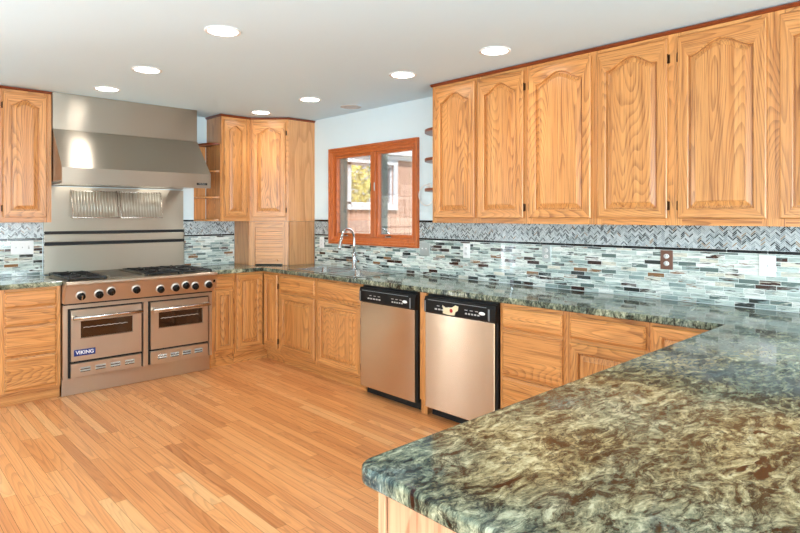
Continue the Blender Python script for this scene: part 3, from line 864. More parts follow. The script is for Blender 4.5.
# ------------------------------------------------------------------ sink window
t = struct(bpy.data.objects.new('window_1', None)); C.objects.link(t)
Y0, Y1, Z0, Z1 = -2.186, -0.894, 1.142, 2.108
cw = 0.072
def casing_piece(b, p0, p1, inner_dir, m):
    """moulded casing strip along p0->p1 in the wall plane (y,z); inner_dir points to the opening; mitred ends"""
    prof = [(0.0, 0.0), (0.0, 0.030), (0.012, 0.034), (0.020, 0.030), (0.022, 0.022), (0.034, 0.020), (0.046, 0.014), (0.048, 0.008), (0.060, 0.007), (cw, 0.005), (cw, 0.0)]
    p0, p1, d = Vector(p0), Vector(p1), Vector(inner_dir); ax = (p1 - p0).normalized()
    A, B = [], []
    for w0, h0 in prof:
        q0 = p0 + d * w0 + ax * w0; q1 = p1 + d * w0 - ax * w0
        A.append(b.bm.verts.new((-h0 - 0.0005, q0.x, q0.y))); B.append(b.bm.verts.new((-h0 - 0.0005, q1.x, q1.y)))
    i = b.slot(m); fs = []
    for k in range(len(prof) - 1): fs.append(b.bm.faces.new((A[k], A[k + 1], B[k + 1], B[k])))
    fs.append(b.bm.faces.new(A)); fs.append(b.bm.faces.new(B[::-1]))
    for f in fs: f.material_index = i
b = MB(oak_win_v, oak_win_h)
casing_piece(b, (Y0, Z1), (Y1, Z1), (0, -1), oak_win_h); casing_piece(b, (Y0, Z0), (Y1, Z0), (0, 1), oak_win_h)
casing_piece(b, (Y0, Z0), (Y0, Z1), (1, 0), oak_win_v); casing_piece(b, (Y1, Z0), (Y1, Z1), (-1, 0), oak_win_v)
bmesh.ops.recalc_face_normals(b.bm, faces=b.bm.faces)
b.build('casing', t)
# jamb lining + centre post
b = MB(oak_win_v, oak_win_h)
iy0, iy1, iz0, iz1 = Y0 + cw - 0.012, Y1 - cw + 0.012, Z0 + cw - 0.012, Z1 - cw + 0.012
b.box(0.0, 0.05, iy0 + 0.0, iy0 + 0.018, iz0, iz1, oak_win_v); b.box(0.0, 0.05, iy1 - 0.018, iy1, iz0, iz1, oak_win_v)
b.box(0.0, 0.05, iy0 + 0.018, iy1 - 0.018, iz0, iz0 + 0.018, oak_win_h); b.box(0.0, 0.05, iy0 + 0.018, iy1 - 0.018, iz1 - 0.018, iz1, oak_win_h)
YM = -1.575
b.box(-0.012, 0.05, YM - 0.034, YM + 0.034, iz0 + 0.018, iz1 - 0.018, oak_win_v, 0.004)
b.build('window_frame', t)
b = MB(grey_green)
for a, c in ((iy0, YM), (YM, iy1)):
    b.box(0.054, 0.15, c - 0.03, c - 0.012, iz0 + 0.012, iz1 - 0.012, grey_green); b.box(0.054, 0.15, a + 0.012, a + 0.03, iz0 + 0.012, iz1 - 0.012, grey_green)
    b.box(0.054, 0.15, a + 0.03, c - 0.03, iz0 + 0.0, iz0 + 0.02, grey_green); b.box(0.054, 0.15, a + 0.03, c - 0.03, iz1 - 0.02, iz1, grey_green)
b.build('exterior_frame', t)
for k, (a, c) in enumerate(((YM + 0.035, iy1 - 0.019), (iy0 + 0.019, YM - 0.035))):
    b = MB(oak_win_v, oak_win_h); sw_ = 0.022; z0, z1 = iz0 + 0.019, iz1 - 0.019
    b.box(0.006, 0.045, a, a + sw_, z0, z1, oak_win_v, 0.003); b.box(0.006, 0.045, c - sw_, c, z0, z1, oak_win_v, 0.003)
    b.box(0.006, 0.045, a + sw_, c - sw_, z0, z0 + 0.03, oak_win_h, 0.003); b.box(0.006, 0.045, a + sw_, c - sw_, z1 - sw_, z1, oak_win_h, 0.003)
    o = b.build('sash', t)
    one('pane', o, pane_glass, (0.03, 0.034, a + sw_, c - sw_, z0 + 0.03, z1 - sw_))
    b = MB(black_plastic)
    b.box(-0.006, 0.008, c - 0.20, c - 0.13, z0 + 0.002, z0 + 0.016, silver_plate, 0.003)
    b.tube([(-0.004, c - 0.165, z0 + 0.010), (-0.022, c - 0.165, z0 + 0.014), (-0.026, c - 0.235, z0 + 0.016)], 0.004, bronze, 8)
    b.build('crank_handle', o)
    b = MB(bronze); b.box(-0.0135 - 0.006, -0.0125, YM + (0.022 if k == 0 else -0.03), YM + (0.03 if k == 0 else -0.022), 1.66, 1.74, silver_plate if k else bronze, 0.002)
    b.build('latch', o)

# outside: a boarded wing wall with its own white window, ground and shrubs
YX = 0.92
wall_with_holes('wall_exterior', 'y', YX, 0.14, 0.15, 6.5, -0.6, 2.33, [(1.25, 2.545, 1.60, 2.21)], siding_m)
struct(one('trim_1', None, vinyl, (0.15, 6.5, YX - 0.03, YX - 0.002, 2.30, 2.37)))
struct(one('roof_eave', None, vinyl, (0.16, 6.5, YX - 0.10, YX + 0.3, 2.372, 2.46)))
t = struct(bpy.data.objects.new('window_2', None)); C.objects.link(t)
b = MB(vinyl)
for q in ((1.16, 1.25, 1.515, 2.30), (2.545, 2.625, 1.515, 2.30), (1.25, 2.545, 1.515, 1.60), (1.25, 2.545, 2.21, 2.30)):
    b.box(q[0], q[1], YX - 0.035, YX - 0.001, q[2], q[3], vinyl, 0.004)
b.build('window_frame', t)
b = MB(vinyl)
for q in ((1.25, 1.285, 1.60, 2.21), (2.51, 2.545, 1.60, 2.21), (1.66, 1.735, 1.60, 2.21), (1.285, 2.51, 1.60, 1.63), (1.285, 2.51, 2.18, 2.21)):
    b.box(q[0], q[1], YX + 0.02, YX + 0.06, q[2] , q[3], vinyl)
b.build('sash', t)
one('pane', t, pane_glass, (1.285, 2.51, YX + 0.035, YX + 0.039, 1.63, 2.18))
struct(one('ground', None, ground_m, (0.2, 14, -9, 12, -0.7, -0.6)))
def shrub(label, x, y, h, r, seed):
    rr = random.Random(seed)
    t = thing('shrub', label, 'shrub', (x, y, -0.6), 0)
    b = MB(bark_m); b.tube([(0, 0, 0), (0.05, 0.02, h * 0.4), (0.0, 0.06, h * 0.8)], 0.05, bark_m, 8, [0.07, 0.05, 0.02])
    for k in range(7):
        a = rr.random() * 6.28; z = h * rr.uniform(0.25, 0.7)
        b.tube([(0.03, 0.02, z), (math.cos(a) * r * 0.7, math.sin(a) * r * 0.7, z + 0.5)], 0.015, bark_m, 6, [0.02, 0.006])
    b.build('trunk', t)
    b = MB(leaf_m)
    for k in range(3000):
        a = rr.random() * 6.28; c = rr.uniform(-1, 1); q = r * rr.random() ** 0.45
        p = Vector((math.cos(a) * q * math.sqrt(1 - c * c), math.sin(a) * q * math.sqrt(1 - c * c), h * 0.62 + c * q * h * 0.4 / r))
        u = Vector((rr.uniform(-1, 1), rr.uniform(-1, 1), rr.uniform(-1, 1))).normalized(); v = u.orthogonal().normalized(); s = rr.uniform(0.04, 0.09)
        b.bm.faces.new([b.bm.verts.new(p + u * s), b.bm.verts.new(p + v * s * 0.5), b.bm.verts.new(p - u * s), b.bm.verts.new(p - v * s * 0.5)])
    b.build('foliage', t)
shrub('yellow-green shrub behind the left pane of the far white window', 2.9, 3.2, 3.4, 1.0, 3)
shrub('yellow-green shrub behind the right pane of the far white window', 5.6, 4.3, 3.8, 1.1, 5)
shrub('broad pale green shrub standing alone out in the yard', 9.0, -1.2, 3.2, 1.5, 8)
shrub('taller yellow-green shrub beside the far end of the boarded wing wall', 8.6, 2.4, 3.8, 1.4, 9)

# ------------------------------------------------------------------ unseen openings: two windows added to carry the fill lamps, and the north door
def big_window(name, axis, pos, a0, a1, z0, z1, n):
    t = struct(bpy.data.objects.new(name, None)); C.objects.link(t); b = MB(vinyl)
    def bx(p, q, c, d):
        if axis == 'x': b.box(pos - 0.06, pos, p, q, c, d, vinyl)
        else: b.box(p, q, pos - 0.06, pos, c, d, vinyl)
    bx(a0, a1, z0, z0 + 0.06); bx(a0, a1, z1 - 0.06, z1)
    for k in range(n + 1):
        a = a0 + (a1 - a0 - 0.06) * k / n; bx(a, a + 0.06, z0 + 0.06, z1 - 0.06)
    b.build('window_frame', t)
    if axis == 'x': one('pane', t, pane_glass, (pos - 0.033, pos - 0.028, a0, a1, z0 + 0.06, z1 - 0.06))
    else: one('pane', t, pane_glass, (a0, a1, pos - 0.033, pos - 0.028, z0 + 0.06, z1 - 0.06))
big_window('added_window_west', 'x', XW - 0.02, -6.95, -4.05, 0.25, 2.3, 2)  # added out of view to hold the west fill lamp
big_window('added_window_south', 'y', YS - 0.02, -6.15, -0.65, 0.25, 2.3, 4)  # added behind the camera to hold the south fill lamp
big_window('door_1', 'y', 0.10, -4.56, -4.14, 0.0, 2.1, 1)

# ------------------------------------------------------------------ range
def R(x): return x - RL
t = thing('range_cooker', 'wide stainless steel double oven range cooker with black knobs and cast iron grates', 'stove', (RL, 0, 0), 0)
RW = RR - RL; FY = -0.655
b = MB(steel_range)
b.box(0.004, RW - 0.004, -0.60, -0.03, 0.14, 0.90, steel_range)
b.build('body', t)
b = MB(steel_range)
b.box(0.0, 0.034, FY - 0.004, -0.60, 0.14, 0.722, steel_range, 0.002)
b.box(RW - 0.03, RW, FY - 0.004, -0.60, 0.14, 0.722, steel_range, 0.002)
b.box(0.607, 0.648, FY - 0.004, -0.60, 0.14, 0.69, steel_range, 0.002)
b.box(0.034, RW - 0.03, FY - 0.004, -0.60, 0.692, 0.722, steel_range, 0.002)
b.build('front_frame', t)
one('kick_plate', t, steel_range, (0.002, RW - 0.002, -0.612, -0.595, 0.002, 0.136), bev=0.002)
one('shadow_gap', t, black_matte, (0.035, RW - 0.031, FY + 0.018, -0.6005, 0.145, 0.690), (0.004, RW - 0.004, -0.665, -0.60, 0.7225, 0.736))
# control panel with landing ledge
b = MB(steel_range)
b.prism([(-0.60, 0.737), (-0.700, 0.737), (-0.752, 0.876), (-0.768, 0.892), (-0.766, 0.908), (-0.752, 0.914), (-0.60, 0.914)], 0.0, RW, steel_range, 'yz')
b.build('control_panel', t)
pa = math.atan2(0.052, 0.139)
def on_panel(x, z):
    y = -0.700 - (z - 0.737) * 0.052 / 0.139
    return T((x, y, z)) @ Matrix.Rotation(PI / 2 + pa * -1 + 2 * pa, 4, 'X')
for kx, kz in ((-2.293, 0.800), (-2.163, 0.802), (-2.074, 0.818), (-1.879, 0.816), (-1.678, 0.801), (-1.548, 0.803), (-1.460, 0.817), (-1.373, 0.803), (-1.247, 0.806)):
    M = on_panel(R(kx), kz)
    b = MB(black_plastic)
    b.lathe([(0, 0.0125), (0.030, 0.0125), (0.030, 0.016), (0.027, 0.034), (0.025, 0.037), (0, 0.038)], black_plastic, M, 20)
    b.box(-0.006, 0.006, -0.022, 0.022, 0.036, 0.046, black_plastic, 0.002, M=M)
    o = b.build('knob', t)
    b = MB(chrome); b.lathe([(0.0, 0.0005), (0.038, 0.0005), (0.0375, 0.004), (0.031, 0.011), (0.0, 0.0122)], bezel_metal, M, 24)
    if kx == -2.293: b.box(-0.004, 0.004, -0.02, 0.02, 0.0465, 0.0485, chrome, 0.001, M=M)
    b.build('bezel', o)
b = MB(black_plastic); b.box(-0.009, 0.009, -0.013, 0.013, 0.0005, 0.006, black_plastic, 0.002, M=on_panel(R(-1.196), 0.832)); b.build('igniter_switch', t)
# doors
for x0, x1, wx0, wx1, badge in ((-2.354, -1.806, -2.278, -1.883, True), (-1.742, -1.214, -1.668, -1.272, False)):
    b = MB(steel_range); x0, x1, wx0, wx1 = R(x0), R(x1), R(wx0), R(wx1)
    wz0, wz1 = 0.456, 0.588
    for q in ((x0 + 0.006, wx0, 0.276, 0.680), (wx1, x1 - 0.006, 0.276, 0.680), (wx0, wx1, 0.276, wz0), (wx0, wx1, wz1, 0.680)):
        b.box(q[0], q[1], FY - 0.012, FY + 0.016, q[2], q[3], steel_range)
    bmesh.ops.remove_doubles(b.bm, verts=b.bm.verts, dist=1e-5)
    b.prism([(FY - 0.0121, wz0 - 0.006), (FY - 0.016, wz0 - 0.003), (FY - 0.0121, wz0)], wx0 - 0.004, wx1 + 0.004, steel_bar, 'yz')
    o = b.build('oven_door', t)
    one('oven_window', o, oven_glass, (wx0, wx1, FY - 0.007, FY + 0.012, wz0, wz1))
    b = MB(steel_bar)
    b.tube([(wx0 + 0.02 + k * (wx1 - wx0 - 0.06) / 16, FY - 0.0085, 0.535 + (0.003 if k % 2 else -0.001)) for k in range(17)], 0.0025, light_grey, 6)
    b.build('rack_edge', o)
    b = MB(steel_bar)
    b.tube([(x0 + 0.012, FY - 0.062, 0.622), (x1 - 0.012, FY - 0.062, 0.622)], 0.0135, steel_bar, 14)
    for xx in (x0 + 0.028, x1 - 0.028): b.box(xx - 0.013, xx + 0.013, FY - 0.058, FY - 0.0125, 0.612, 0.640, steel_bar, 0.003)
    b.build('handle', o)
    if badge:
        bd = one('badge', o, blue_badge, (R(-2.327), R(-2.172), FY - 0.0165, FY - 0.0125, 0.316, 0.366), bev=0.001)
        text_mesh('VIKING', 0.040, white_plastic, 'lettering', bd, T((R(-2.2495), FY - 0.0168, 0.341)) @ R90, bold=0.0006)
    b = MB(steel_range); b.box(x0 + 0.006, x1 - 0.006, FY - 0.010, FY + 0.016, 0.146, 0.258, steel_range, 0.002)
    lp = b.build('louvre_panel', t)
    for k in range(4):
        cxm = x0 + (x1 - x0) * (0.20 + 0.205 * k)
        b = MB(steel_bar)
        for zz in (0.197, 0.217):
            b.prism([(FY - 0.0101, zz - 0.007), (FY - 0.018, zz - 0.005), (FY - 0.0101, zz + 0.007)], cxm - 0.038, cxm + 0.038, steel_bar, 'yz')
            b.box(cxm - 0.036, cxm + 0.036, FY - 0.0106, FY - 0.0101, zz - 0.0125, zz - 0.0075, black_matte)
        b.build('louvre', lp)
# cooktop
one('cooktop_pan', t, steel_range, (0.006, RW - 0.006, -0.60, -0.045, 0.9005, 0.912))
b = MB(griddle_steel); gx0, gx1 = R(-2.085), R(-1.80)
b.box(gx0, gx1, -0.69, -0.10, 0.915, 0.921, griddle_steel); 
b.box(gx0, gx0 + 0.012, -0.69, -0.10, 0.921, 0.936, griddle_steel); b.box(gx1 - 0.012, gx1, -0.69, -0.10, 0.921, 0.936, griddle_steel)
b.box(gx0 + 0.012, gx1 - 0.012, -0.112, -0.10, 0.921, 0.936, griddle_steel)
b.build('griddle', t)
def grate(x0, x1, y0, y1):
    b = MB(cast_iron); z = 0.940; hh = 0.014
    for xx in (x0 + 0.006, x1 - 0.018): b.box(xx, xx + 0.012, y0, y1, z - hh, z, cast_iron, 0.003)
    for yy in (y0, (y0 + y1) / 2 - 0.006, y1 - 0.012): b.box(x0 + 0.018, x1 - 0.018, yy, yy + 0.012, z - hh, z, cast_iron, 0.003)
    cx = (x0 + x1) / 2; d = (y1 - y0) / 2
    for cy in (y0 + d / 2, y1 - d / 2):
        for k in range(8):
            a = PI / 4 * k + PI / 8 * 0
            r1, r0 = (d / 2 - 0.012) * (1.0 if k % 2 == 0 else 1.30), 0.028
            if k % 4 == 0: r1 = (x1 - x0) / 2 - 0.018
            M = T((cx, cy, 0)) @ Matrix.Rotation(a, 4, 'Z')
            b.box(r0, min(r1, 0.16), -0.0055, 0.0055, z - hh, z + 0.006, cast_iron, 0.003, M=M)
    for xx in (x0 + 0.012, x1 - 0.012):
        for yy in (y0 + 0.006, y1 - 0.006): b.box(xx - 0.006, xx + 0.006, yy - 0.006, yy + 0.006, 0.9145, z - hh, cast_iron)
    o = b.build('grate', t)
    for cy in (y0 + d / 2, y1 - d / 2):
        b = MB(cast_iron)
        b.lathe([(0, 0.9125), (0.05, 0.9125), (0.052, 0.918), (0.040, 0.922), (0.038, 0.928), (0.030, 0.931), (0, 0.931)], cast_iron, T((cx, cy, 0)), 20)
        b.build('burner', o)
grate(R(-2.385), R(-2.095), -0.705, -0.10); grate(R(-1.79), R(-1.495), -0.705, -0.10); grate(R(-1.49), R(-1.195), -0.705, -0.10)
# high backguard with two dark seams and warming racks
t2 = thing('range_backguard', 'tall stainless steel splash panel behind the range with wire warming racks', 'splash panel', (RL, 0, 0), 0)
b = MB(steel_back)
b.box(0.002, RW - 0.002, -0.035, -0.002, 0.918, 1.166, steel_back, 0.003)
b.box(0.002, RW - 0.002, -0.042, -0.002, 1.195, 1.262, steel_back, 0.004)
b.box(0.002, RW - 0.002, -0.022, -0.002, 1.290, 1.678, steel_back)
b.build('steel_panel', t2)
one('dark_seam', t2, black_matte, (0.004, RW - 0.004, -0.024, -0.003, 1.1665, 1.1945), (0.004, RW - 0.004, -0.018, -0.003, 1.2625, 1.2895))
one('edge_trim', t2, steel_bar, (-0.0, 0.0015, -0.045, -0.002, 0.918, 1.30)); one('edge_trim', t2, steel_bar, (RW - 0.0015, RW, -0.045, -0.002, 0.918, 1.30))
for x0, x1 in ((-2.19, -1.812), (-1.790, -1.412)):
    x0, x1 = R(x0), R(x1)
    b = MB(steel_bar)
    def rp(x, s): return (x, -0.040 - 0.055 * s, 1.645 - 0.238 * s)        # s 0 top .. 1 bottom
    b.tube([rp(x0, 0), rp(x0, 1), rp(x1, 1), rp(x1, 0)], 0.005, steel_bar, 8)
    b.tube([rp(x0, 0), rp(x1, 0)], 0.004, steel_bar, 8)
    for k in range(1, 15):
        xx = x0 + (x1 - x0) * k / 15; b.tube([rp(xx, 0), rp(xx, 1)], 0.0042, rack_wire, 8)
    for xx in (x0, x1):
        b.tube([(xx, -0.0225, 1.415), (xx, -0.05, 1.405), rp(xx, 1)], 0.004, steel_bar, 6)
        b.tube([(xx, -0.0225, 1.655), rp(xx, 0)], 0.004, steel_bar, 6)
    b.build('warming_rack', t2)

# ------------------------------------------------------------------ hood
t = thing('range_hood', 'large stainless steel canopy hood with straight chimney above the range', 'hood', (RL, 0, 1.675), 0)
b = MB(steel_hood)
b.box(0.0, RW, -0.338, -0.002, 2.138 - 1.675, ZC - 1.675 - 0.002, steel_hood, 0.002)
b.build('chimney', t)
b = MB(steel_hood)
sec = [(-0.002, 0.462), (-0.340, 0.462), (-0.625, 0.140), (-0.632, 0.132), (-0.632, 0.003), (-0.615, 0.003), (-0.612, 0.030), (-0.03, 0.030), (-0.002, 0.012)]
b.prism(sec, 0.0, RW, steel_hood, 'yz')
b.build('canopy', t)
b = MB(steel_bar)
for k in range(4):
    x0 = 0.04 + k * (RW - 0.08) / 4
    b.box(x0 + 0.004, x0 + (RW - 0.08) / 4 - 0.004, -0.54, -0.16, 0.012, 0.0295, steel_bar, 0.003)
fb = b.build('baffle_filter', t)
b = MB(hood_glow); b.box(0.12, 0.40, -0.14, -0.07, 0.022, 0.0295, hood_glow); b.box(RW - 0.40, RW - 0.12, -0.14, -0.07, 0.022, 0.0295, hood_glow)
b.build('hood_lamp', t)
bd = one('badge', t, black_plastic, (RW - 0.135, RW - 0.035, -0.6335, -0.6321, 0.030, 0.050))
text_mesh('VIKING', 0.020, silver_plate, 'lettering', bd, T((RW - 0.085, -0.6338, 0.040)) @ R90, 0.0003)

# ------------------------------------------------------------------ dishwashers
def dishwasher(label, ya, yb):
    t = thing('dishwasher', label, 'dishwasher', (-0.61, ya, 0), RZE); w_ = ya - yb
    one('tub', t, black_matte, (0.008, w_ - 0.008, 0.0, 0.58, 0.085, 0.868))
    b = MB(steel_dw); b.box(0.008, w_ - 0.020, -0.032, -0.001, 0.072, 0.742, steel_dw, 0.004, 2); b.build('door', t)
    one('side_gap', t, black_matte, (w_ - 0.019, w_ - 0.004, -0.015, -0.0005, 0.072, 0.868))  # black strip put in for the dark gap beside the door
    one('kick_plate', t, black_matte, (0.006, w_ - 0.006, 0.045, 0.06, 0.0, 0.084))
    b = MB(black_plastic)
    b.prism([(-0.001, 0.744), (-0.034, 0.744), (-0.040, 0.752), (-0.040, 0.828), (-0.030, 0.856), (-0.001, 0.856)], 0.006, w_ - 0.006, black_plastic, 'yz')
    cp = b.build('control_panel', t)
    one('panel_reflection', cp, grey_plastic, (w_ - 0.064, w_ - 0.052, -0.0422, -0.0402, 0.750, 0.826), (0.012, 0.022, -0.0422, -0.0402, 0.750, 0.826))  # grey strips paint reflections at the ends of the black panel
    one('grip_slot', cp, grey_plastic, (0.04, w_ - 0.08, -0.0385, -0.0372, 0.832, 0.836))
    for k in range(5): 
        one('button', cp, light_grey, (0.11 + k * 0.032, 0.132 + k * 0.032, -0.0418, -0.0402, 0.772, 0.782), bev=0.0006)
    for k in range(5):
        one('button', cp, light_grey, (w_ - 0.255 + k * 0.026, w_ - 0.238 + k * 0.026, -0.0418, -0.0402, 0.772, 0.782), bev=0.0006)
    for k in range(3):
        one('indicator', cp, light_grey, (0.13 + k * 0.05, 0.155 + k * 0.05, -0.0412, -0.0402, 0.798, 0.802))
    for k in range(3):
        one('indicator', cp, light_grey, (w_ - 0.26 + k * 0.045, w_ - 0.235 + k * 0.045, -0.0412, -0.0402, 0.798, 0.802))
    b = MB(white_plastic); b.lathe([(0, 0), (0.026, 0), (0.025, 0.0015), (0, 0.002)], white_plastic, T((w_ - 0.115, -0.0401, 0.792)) @ R90 @ Matrix.Diagonal((1, 0.42, 1, 1)), 20)
    b.build('badge', cp)
    return t
dishwasher('stainless dishwasher next to the sink cabinet, left of the two', -2.147, -2.790)
dishwasher('stainless dishwasher with a cream card on its panel, right of the two', -2.868, -3.507)
t = thing('magnet_card', 'cream and red cutout card stuck on the right dishwasher panel', 'magnet', (-0.651, -3.11, 0.775), RZE)
b = MB(cream_card); b.prism([(-0.055, -0.02), (-0.05, 0.01), (-0.06, 0.035), (-0.035, 0.022), (0.0, 0.024), (0.03, 0.03), (0.06, 0.046), (0.085, 0.04), (0.08, 0.012), (0.06, 0.002), (0.05, -0.022), (0.0, -0.026)], -0.0025, -0.0006, cream_card, 'xz')
b.build('card', t)
b = MB(red_ink); b.lathe([(0, 0), (0.014, 0), (0.014, 0.0006), (0, 0.0006)], red_ink, T((0.022, -0.0026, 0.006)) @ R90, 14)
b.build('red_mark', t)

# ------------------------------------------------------------------ sink and tap
t = thing('kitchen_sink', 'double bowl stainless steel sink set into the worktop under the window', 'sink', (0, 0, ZT), 0)
def bowl(y0, y1, x0, x1, d, name):
    bm = bmesh.new()
    def lp(i, z, r):
        P = []
        for cx, cy, a0 in ((x1 - i - r, y1 - i - r, 0), (x0 + i + r, y1 - i - r, 1), (x0 + i + r, y0 + i + r, 2), (x1 - i - r, y0 + i + r, 3)):
            for k in range(5):
                a = PI / 2 * (a0 + k / 4); P.append((cx + r * math.cos(a), cy + r * math.sin(a), z))
        return [bm.verts.new(p) for p in P]
    Ls = [lp(0, 0.003, 0.045), lp(0.004, -0.006, 0.045), lp(0.012, -d + 0.03, 0.045), lp(0.035, -d, 0.04)]
    for a, c in zip(Ls, Ls[1:]):
        n = len(a)
        for k in range(n): f = bm.faces.new((a[k], a[(k + 1) % n], c[(k + 1) % n], c[k])); f.smooth = True
    bm.faces.new(Ls[-1])
    b = MB(steel_sink); b.bm.free(); b.bm = bm
    b.lathe([(0, 0.001), (0.035, 0.001), (0.042, 0.004), (0.044, 0.001)], chrome, T(((x0 + x1) / 2, (y0 + y1) / 2, -d)), 18)
    return b.build(name, t)
bx0, bx1 = SX0 + 0.02, SX1 - 0.03
bowl(-1.49, -1.02, bx0, bx1, 0.19, 'bowl'); bowl(-2.0, -1.53, bx0, bx1, 0.19, 'bowl')
b = MB(steel_sink)
rx0, rx1, ry0, ry1 = SX0 - 0.012, SX1 + 0.075, SY0 - 0.014, SY1 + 0.014
for q in ((rx0, bx0 + 0.004, ry0, ry1), (bx1 - 0.004, rx1, ry0, ry1), (bx0 + 0.004, bx1 - 0.004, -1.024, ry1), (bx0 + 0.004, bx1 - 0.004, ry0, -1.996), (bx0 + 0.004, bx1 - 0.004, -1.534, -1.486)):
    b.box(q[0], q[1], q[2], q[3], 0.0012, 0.0042, steel_sink)
b.build('rim', t)
TX, TY = -0.082, -1.385
t = thing('kitchen_tap', 'tall chrome gooseneck pull-down tap behind the sink', 'tap', (TX, TY, ZT + 0.0045), 0)
b = MB(chrome); b.lathe([(0, 0), (0.030, 0), (0.030, 0.006), (0.022, 0.012), (0.019, 0.10), (0.017, 0.14), (0, 0.14)], chrome, None, 20); b.build('base', t)
ang = math.radians(192)
dx, dy = math.cos(ang), math.sin(ang)
pts = [(0, 0, 0.14), (0, 0, 0.22), (0, 0, 0.285)]
RA = 0.095
for k in range(1, 15):
    a = PI * k / 14 * 0.94; pts.append((dx * RA * (1 - math.cos(a)), dy * RA * (1 - math.cos(a)), 0.285 + RA * math.sin(a)))
b = MB(chrome); b.tube(pts, 0.0125, chrome, 14); b.build('spout', t)
p = Vector(pts[-1]); d = (p - Vector(pts[-2])).normalized()
b = MB(chrome); b.tube([p, p + d * 0.03, p + d * 0.10, p + d * 0.115], 0.016, chrome, 14, [0.0135, 0.016, 0.018, 0.016]); 
b.build('spray_head', t)
b = MB(chrome); b.tube([(0, -0.018, 0.075), (0, -0.04, 0.080)], 0.014, chrome, 12); b.tube([(0, -0.035, 0.080), (-0.03, -0.075, 0.115)], 0.006, chrome, 10); b.build('lever', t)

# ------------------------------------------------------------------ outlets and switches (local: x along wall, y into the wall)
def plate_thing(name, label, cat, loc, rz, w_, h_, pm, kind, n=1):
    t = thing(name, label, cat, loc, rz)
    b = MB(pm); b.box(-w_ / 2, w_ / 2, -0.006, 0.0, -h_ / 2, h_ / 2, pm, 0.002); b.build('plate', t)
    for k in range(n):
        cx = (k - (n - 1) / 2) * 0.046
        kd = kind[k] if isinstance(kind, (list, tuple)) else kind
        if kd == 'duplex':
            for zz in (-0.022, 0.022):
                b = MB(white_plastic)
                b.lathe([(0, 0), (0.0165, 0), (0.0165, 0.003), (0, 0.003)], white_plastic, T((cx, -0.0061, zz)) @ R90 @ Matrix.Diagonal((1, 0.88, 1, 1)), 18)
                for sx in (-0.006, 0.006): b.box(cx + sx - 0.0012, cx + sx + 0.0012, -0.0096, -0.0091, zz - 0.002, zz + 0.007, black_matte)
                b.build('socket', t)
        elif kd == 'toggle':
            b = MB(white_plastic); b.box(cx - 0.006, cx + 0.006, -0.008, -0.0061, -0.013, 0.013, light_grey); b.box(cx - 0.004, cx + 0.004, -0.020, -0.008, 0.0, 0.009, white_plastic, 0.002); b.build('toggle', t)
        elif kd == 'rocker':
            b = MB(white_plastic); b.box(cx - 0.016, cx + 0.016, -0.0085, -0.0061, -0.033, 0.033, white_plastic, 0.001)
            b.box(cx - 0.002, cx + 0.002, -0.0105, -0.0086, -0.004, 0.006, grey_plastic); b.build('rocker', t)
        else:
            b = MB(light_grey)
            for zz in (-0.042, 0.042) if kd == 'blank' else (0.0,): b.lathe([(0, 0), (0.003, 0), (0.003, 0.001), (0, 0.0012)], grey_plastic, T((cx, -0.0061, zz)) @ R90, 8)
            b.build('screw', t)
FX = -0.0078
plate_thing('switch_plate', 'wide white three gang plate on the tiles left of the range', 'outlet', (-2.553, FX, 1.157), 0, 0.164, 0.114, white_plastic, ['rocker', 'rocker', 'toggle'], 3)
plate_thing('outlet', 'small white outlet left of the sink window beside the appliance garage', 'outlet', (FX, -0.756, 1.146), RZE, 0.078, 0.114, white_plastic, 'duplex')
plate_thing('switch_plate', 'double silver switch plate just right of the window frame', 'switch', (FX, -2.262, 1.138), RZE, 0.116, 0.114, silver_plate, 'toggle', 2)
plate_thing('outlet', 'white outlet below the first long-row cabinet door near the window', 'outlet', (FX, -2.728, 1.144), RZE, 0.072, 0.114, white_plastic, 'duplex')
plate_thing('outlet', 'silver framed outlet on the tiles above the drawer base', 'outlet', (FX, -3.465, 1.156), RZE, 0.072, 0.114, silver_plate, 'duplex')
plate_thing('outlet', 'brown framed outlet with white sockets on the long backsplash', 'outlet', (FX, -4.30, 1.156), RZE, 0.074, 0.116, brown_plate, 'duplex')
plate_thing('blank_plate', 'plain white blank plate, rightmost on the long backsplash', 'outlet', (FX, -4.832, 1.152), RZE, 0.08, 0.116, white_plastic, 'cap')

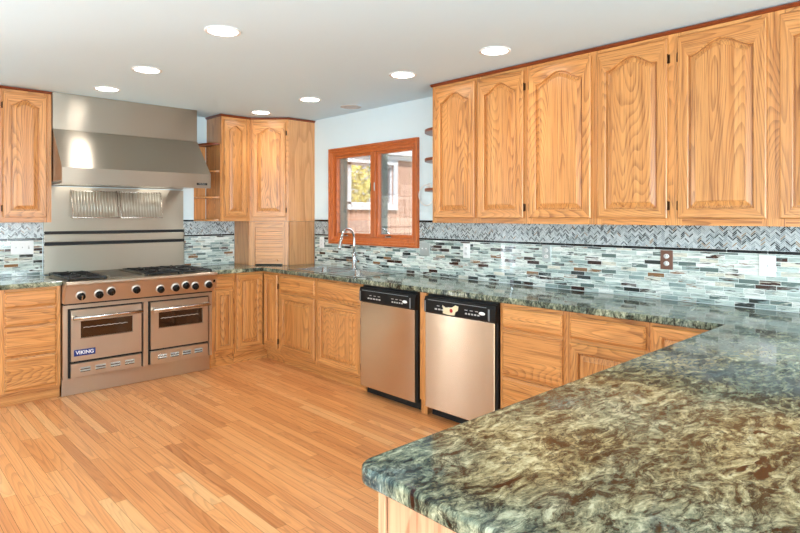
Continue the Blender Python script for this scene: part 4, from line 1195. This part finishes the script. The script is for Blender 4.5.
# ------------------------------------------------------------------ recessed ceiling lights
def downlight(x, y, label, on=True):
    t = thing('recessed_light', label, 'ceiling light', (x, y, ZC), 0, 'recessed ceiling lights')
    b = MB(white_paint); b.lathe([(0.098, -0.0005), (0.098, -0.004), (0.082, -0.007), (0.079, -0.003), (0.079, -0.0005)], white_paint if on else light_grey, None, 32); b.build('trim_ring', t)
    m = lamp_glow if on else light_grey
    b = MB(m); b.lathe([(0.0, -0.0045), (0.05, -0.004), (0.0785, -0.002), (0.0785, -0.0006), (0, -0.0006)], m, None, 32); b.build('diffuser', t)
    if on:
        d = bpy.data.lights.new('lamp_light', 'SPOT'); d.energy = 11; d.spot_size = 2.1; d.spot_blend = 0.8; d.shadow_soft_size = 0.07; d.color = (1, 0.97, 0.93)
        o = bpy.data.objects.new('lamp_light', d); C.objects.link(o); o.location = (0, 0, -0.012); o.parent = t
for x, y, l in ((-2.11, -2.748, 'lit recessed light, largest and nearest on the left side of the ceiling'),
                (-2.10, -1.591, 'lit recessed light, second of the left row before the hood'),
                (-2.11, -0.751, 'lit recessed light right in front of the hood chimney'),
                (-0.705, -2.714, 'lit recessed light just left of the long cabinet row end'),
                (-0.688, -1.521, 'lit recessed light midway between corner cabinet and long cabinet row'),
                (-0.674, -0.662, 'lit recessed light directly above the diagonal corner cabinet door'),
                (-0.712, -3.544, 'lit recessed light above the long cabinet row, rightmost on the ceiling')):
    downlight(x, y, l)
downlight(-0.211, -1.495, 'unlit grey recessed light close to the wall above the sink window', False)

# ------------------------------------------------------------------ groups of like things
for o in list(C.objects):
    if o.parent is not None or 'label' not in o or 'group' in o: continue
    k = o.name.split('.')[0]
    g = {'wall_cabinet': 'oak wall cabinets', 'base_cabinet': 'oak base cabinets', 'drawer_base_cabinet': 'oak drawer base cabinets', 'corner_base_cabinet': 'oak corner base cabinets',
         'dishwasher': 'built-in dishwashers', 'outlet': 'wall outlets', 'switch_plate': 'wall switch plates', 'granite_worktop': 'granite worktops',
         'tile_backsplash': 'tiled backsplashes', 'open_shelf_unit': 'open oak shelves', 'shrub': 'shrubs outside'}.get(k)
    if g: o['group'] = g
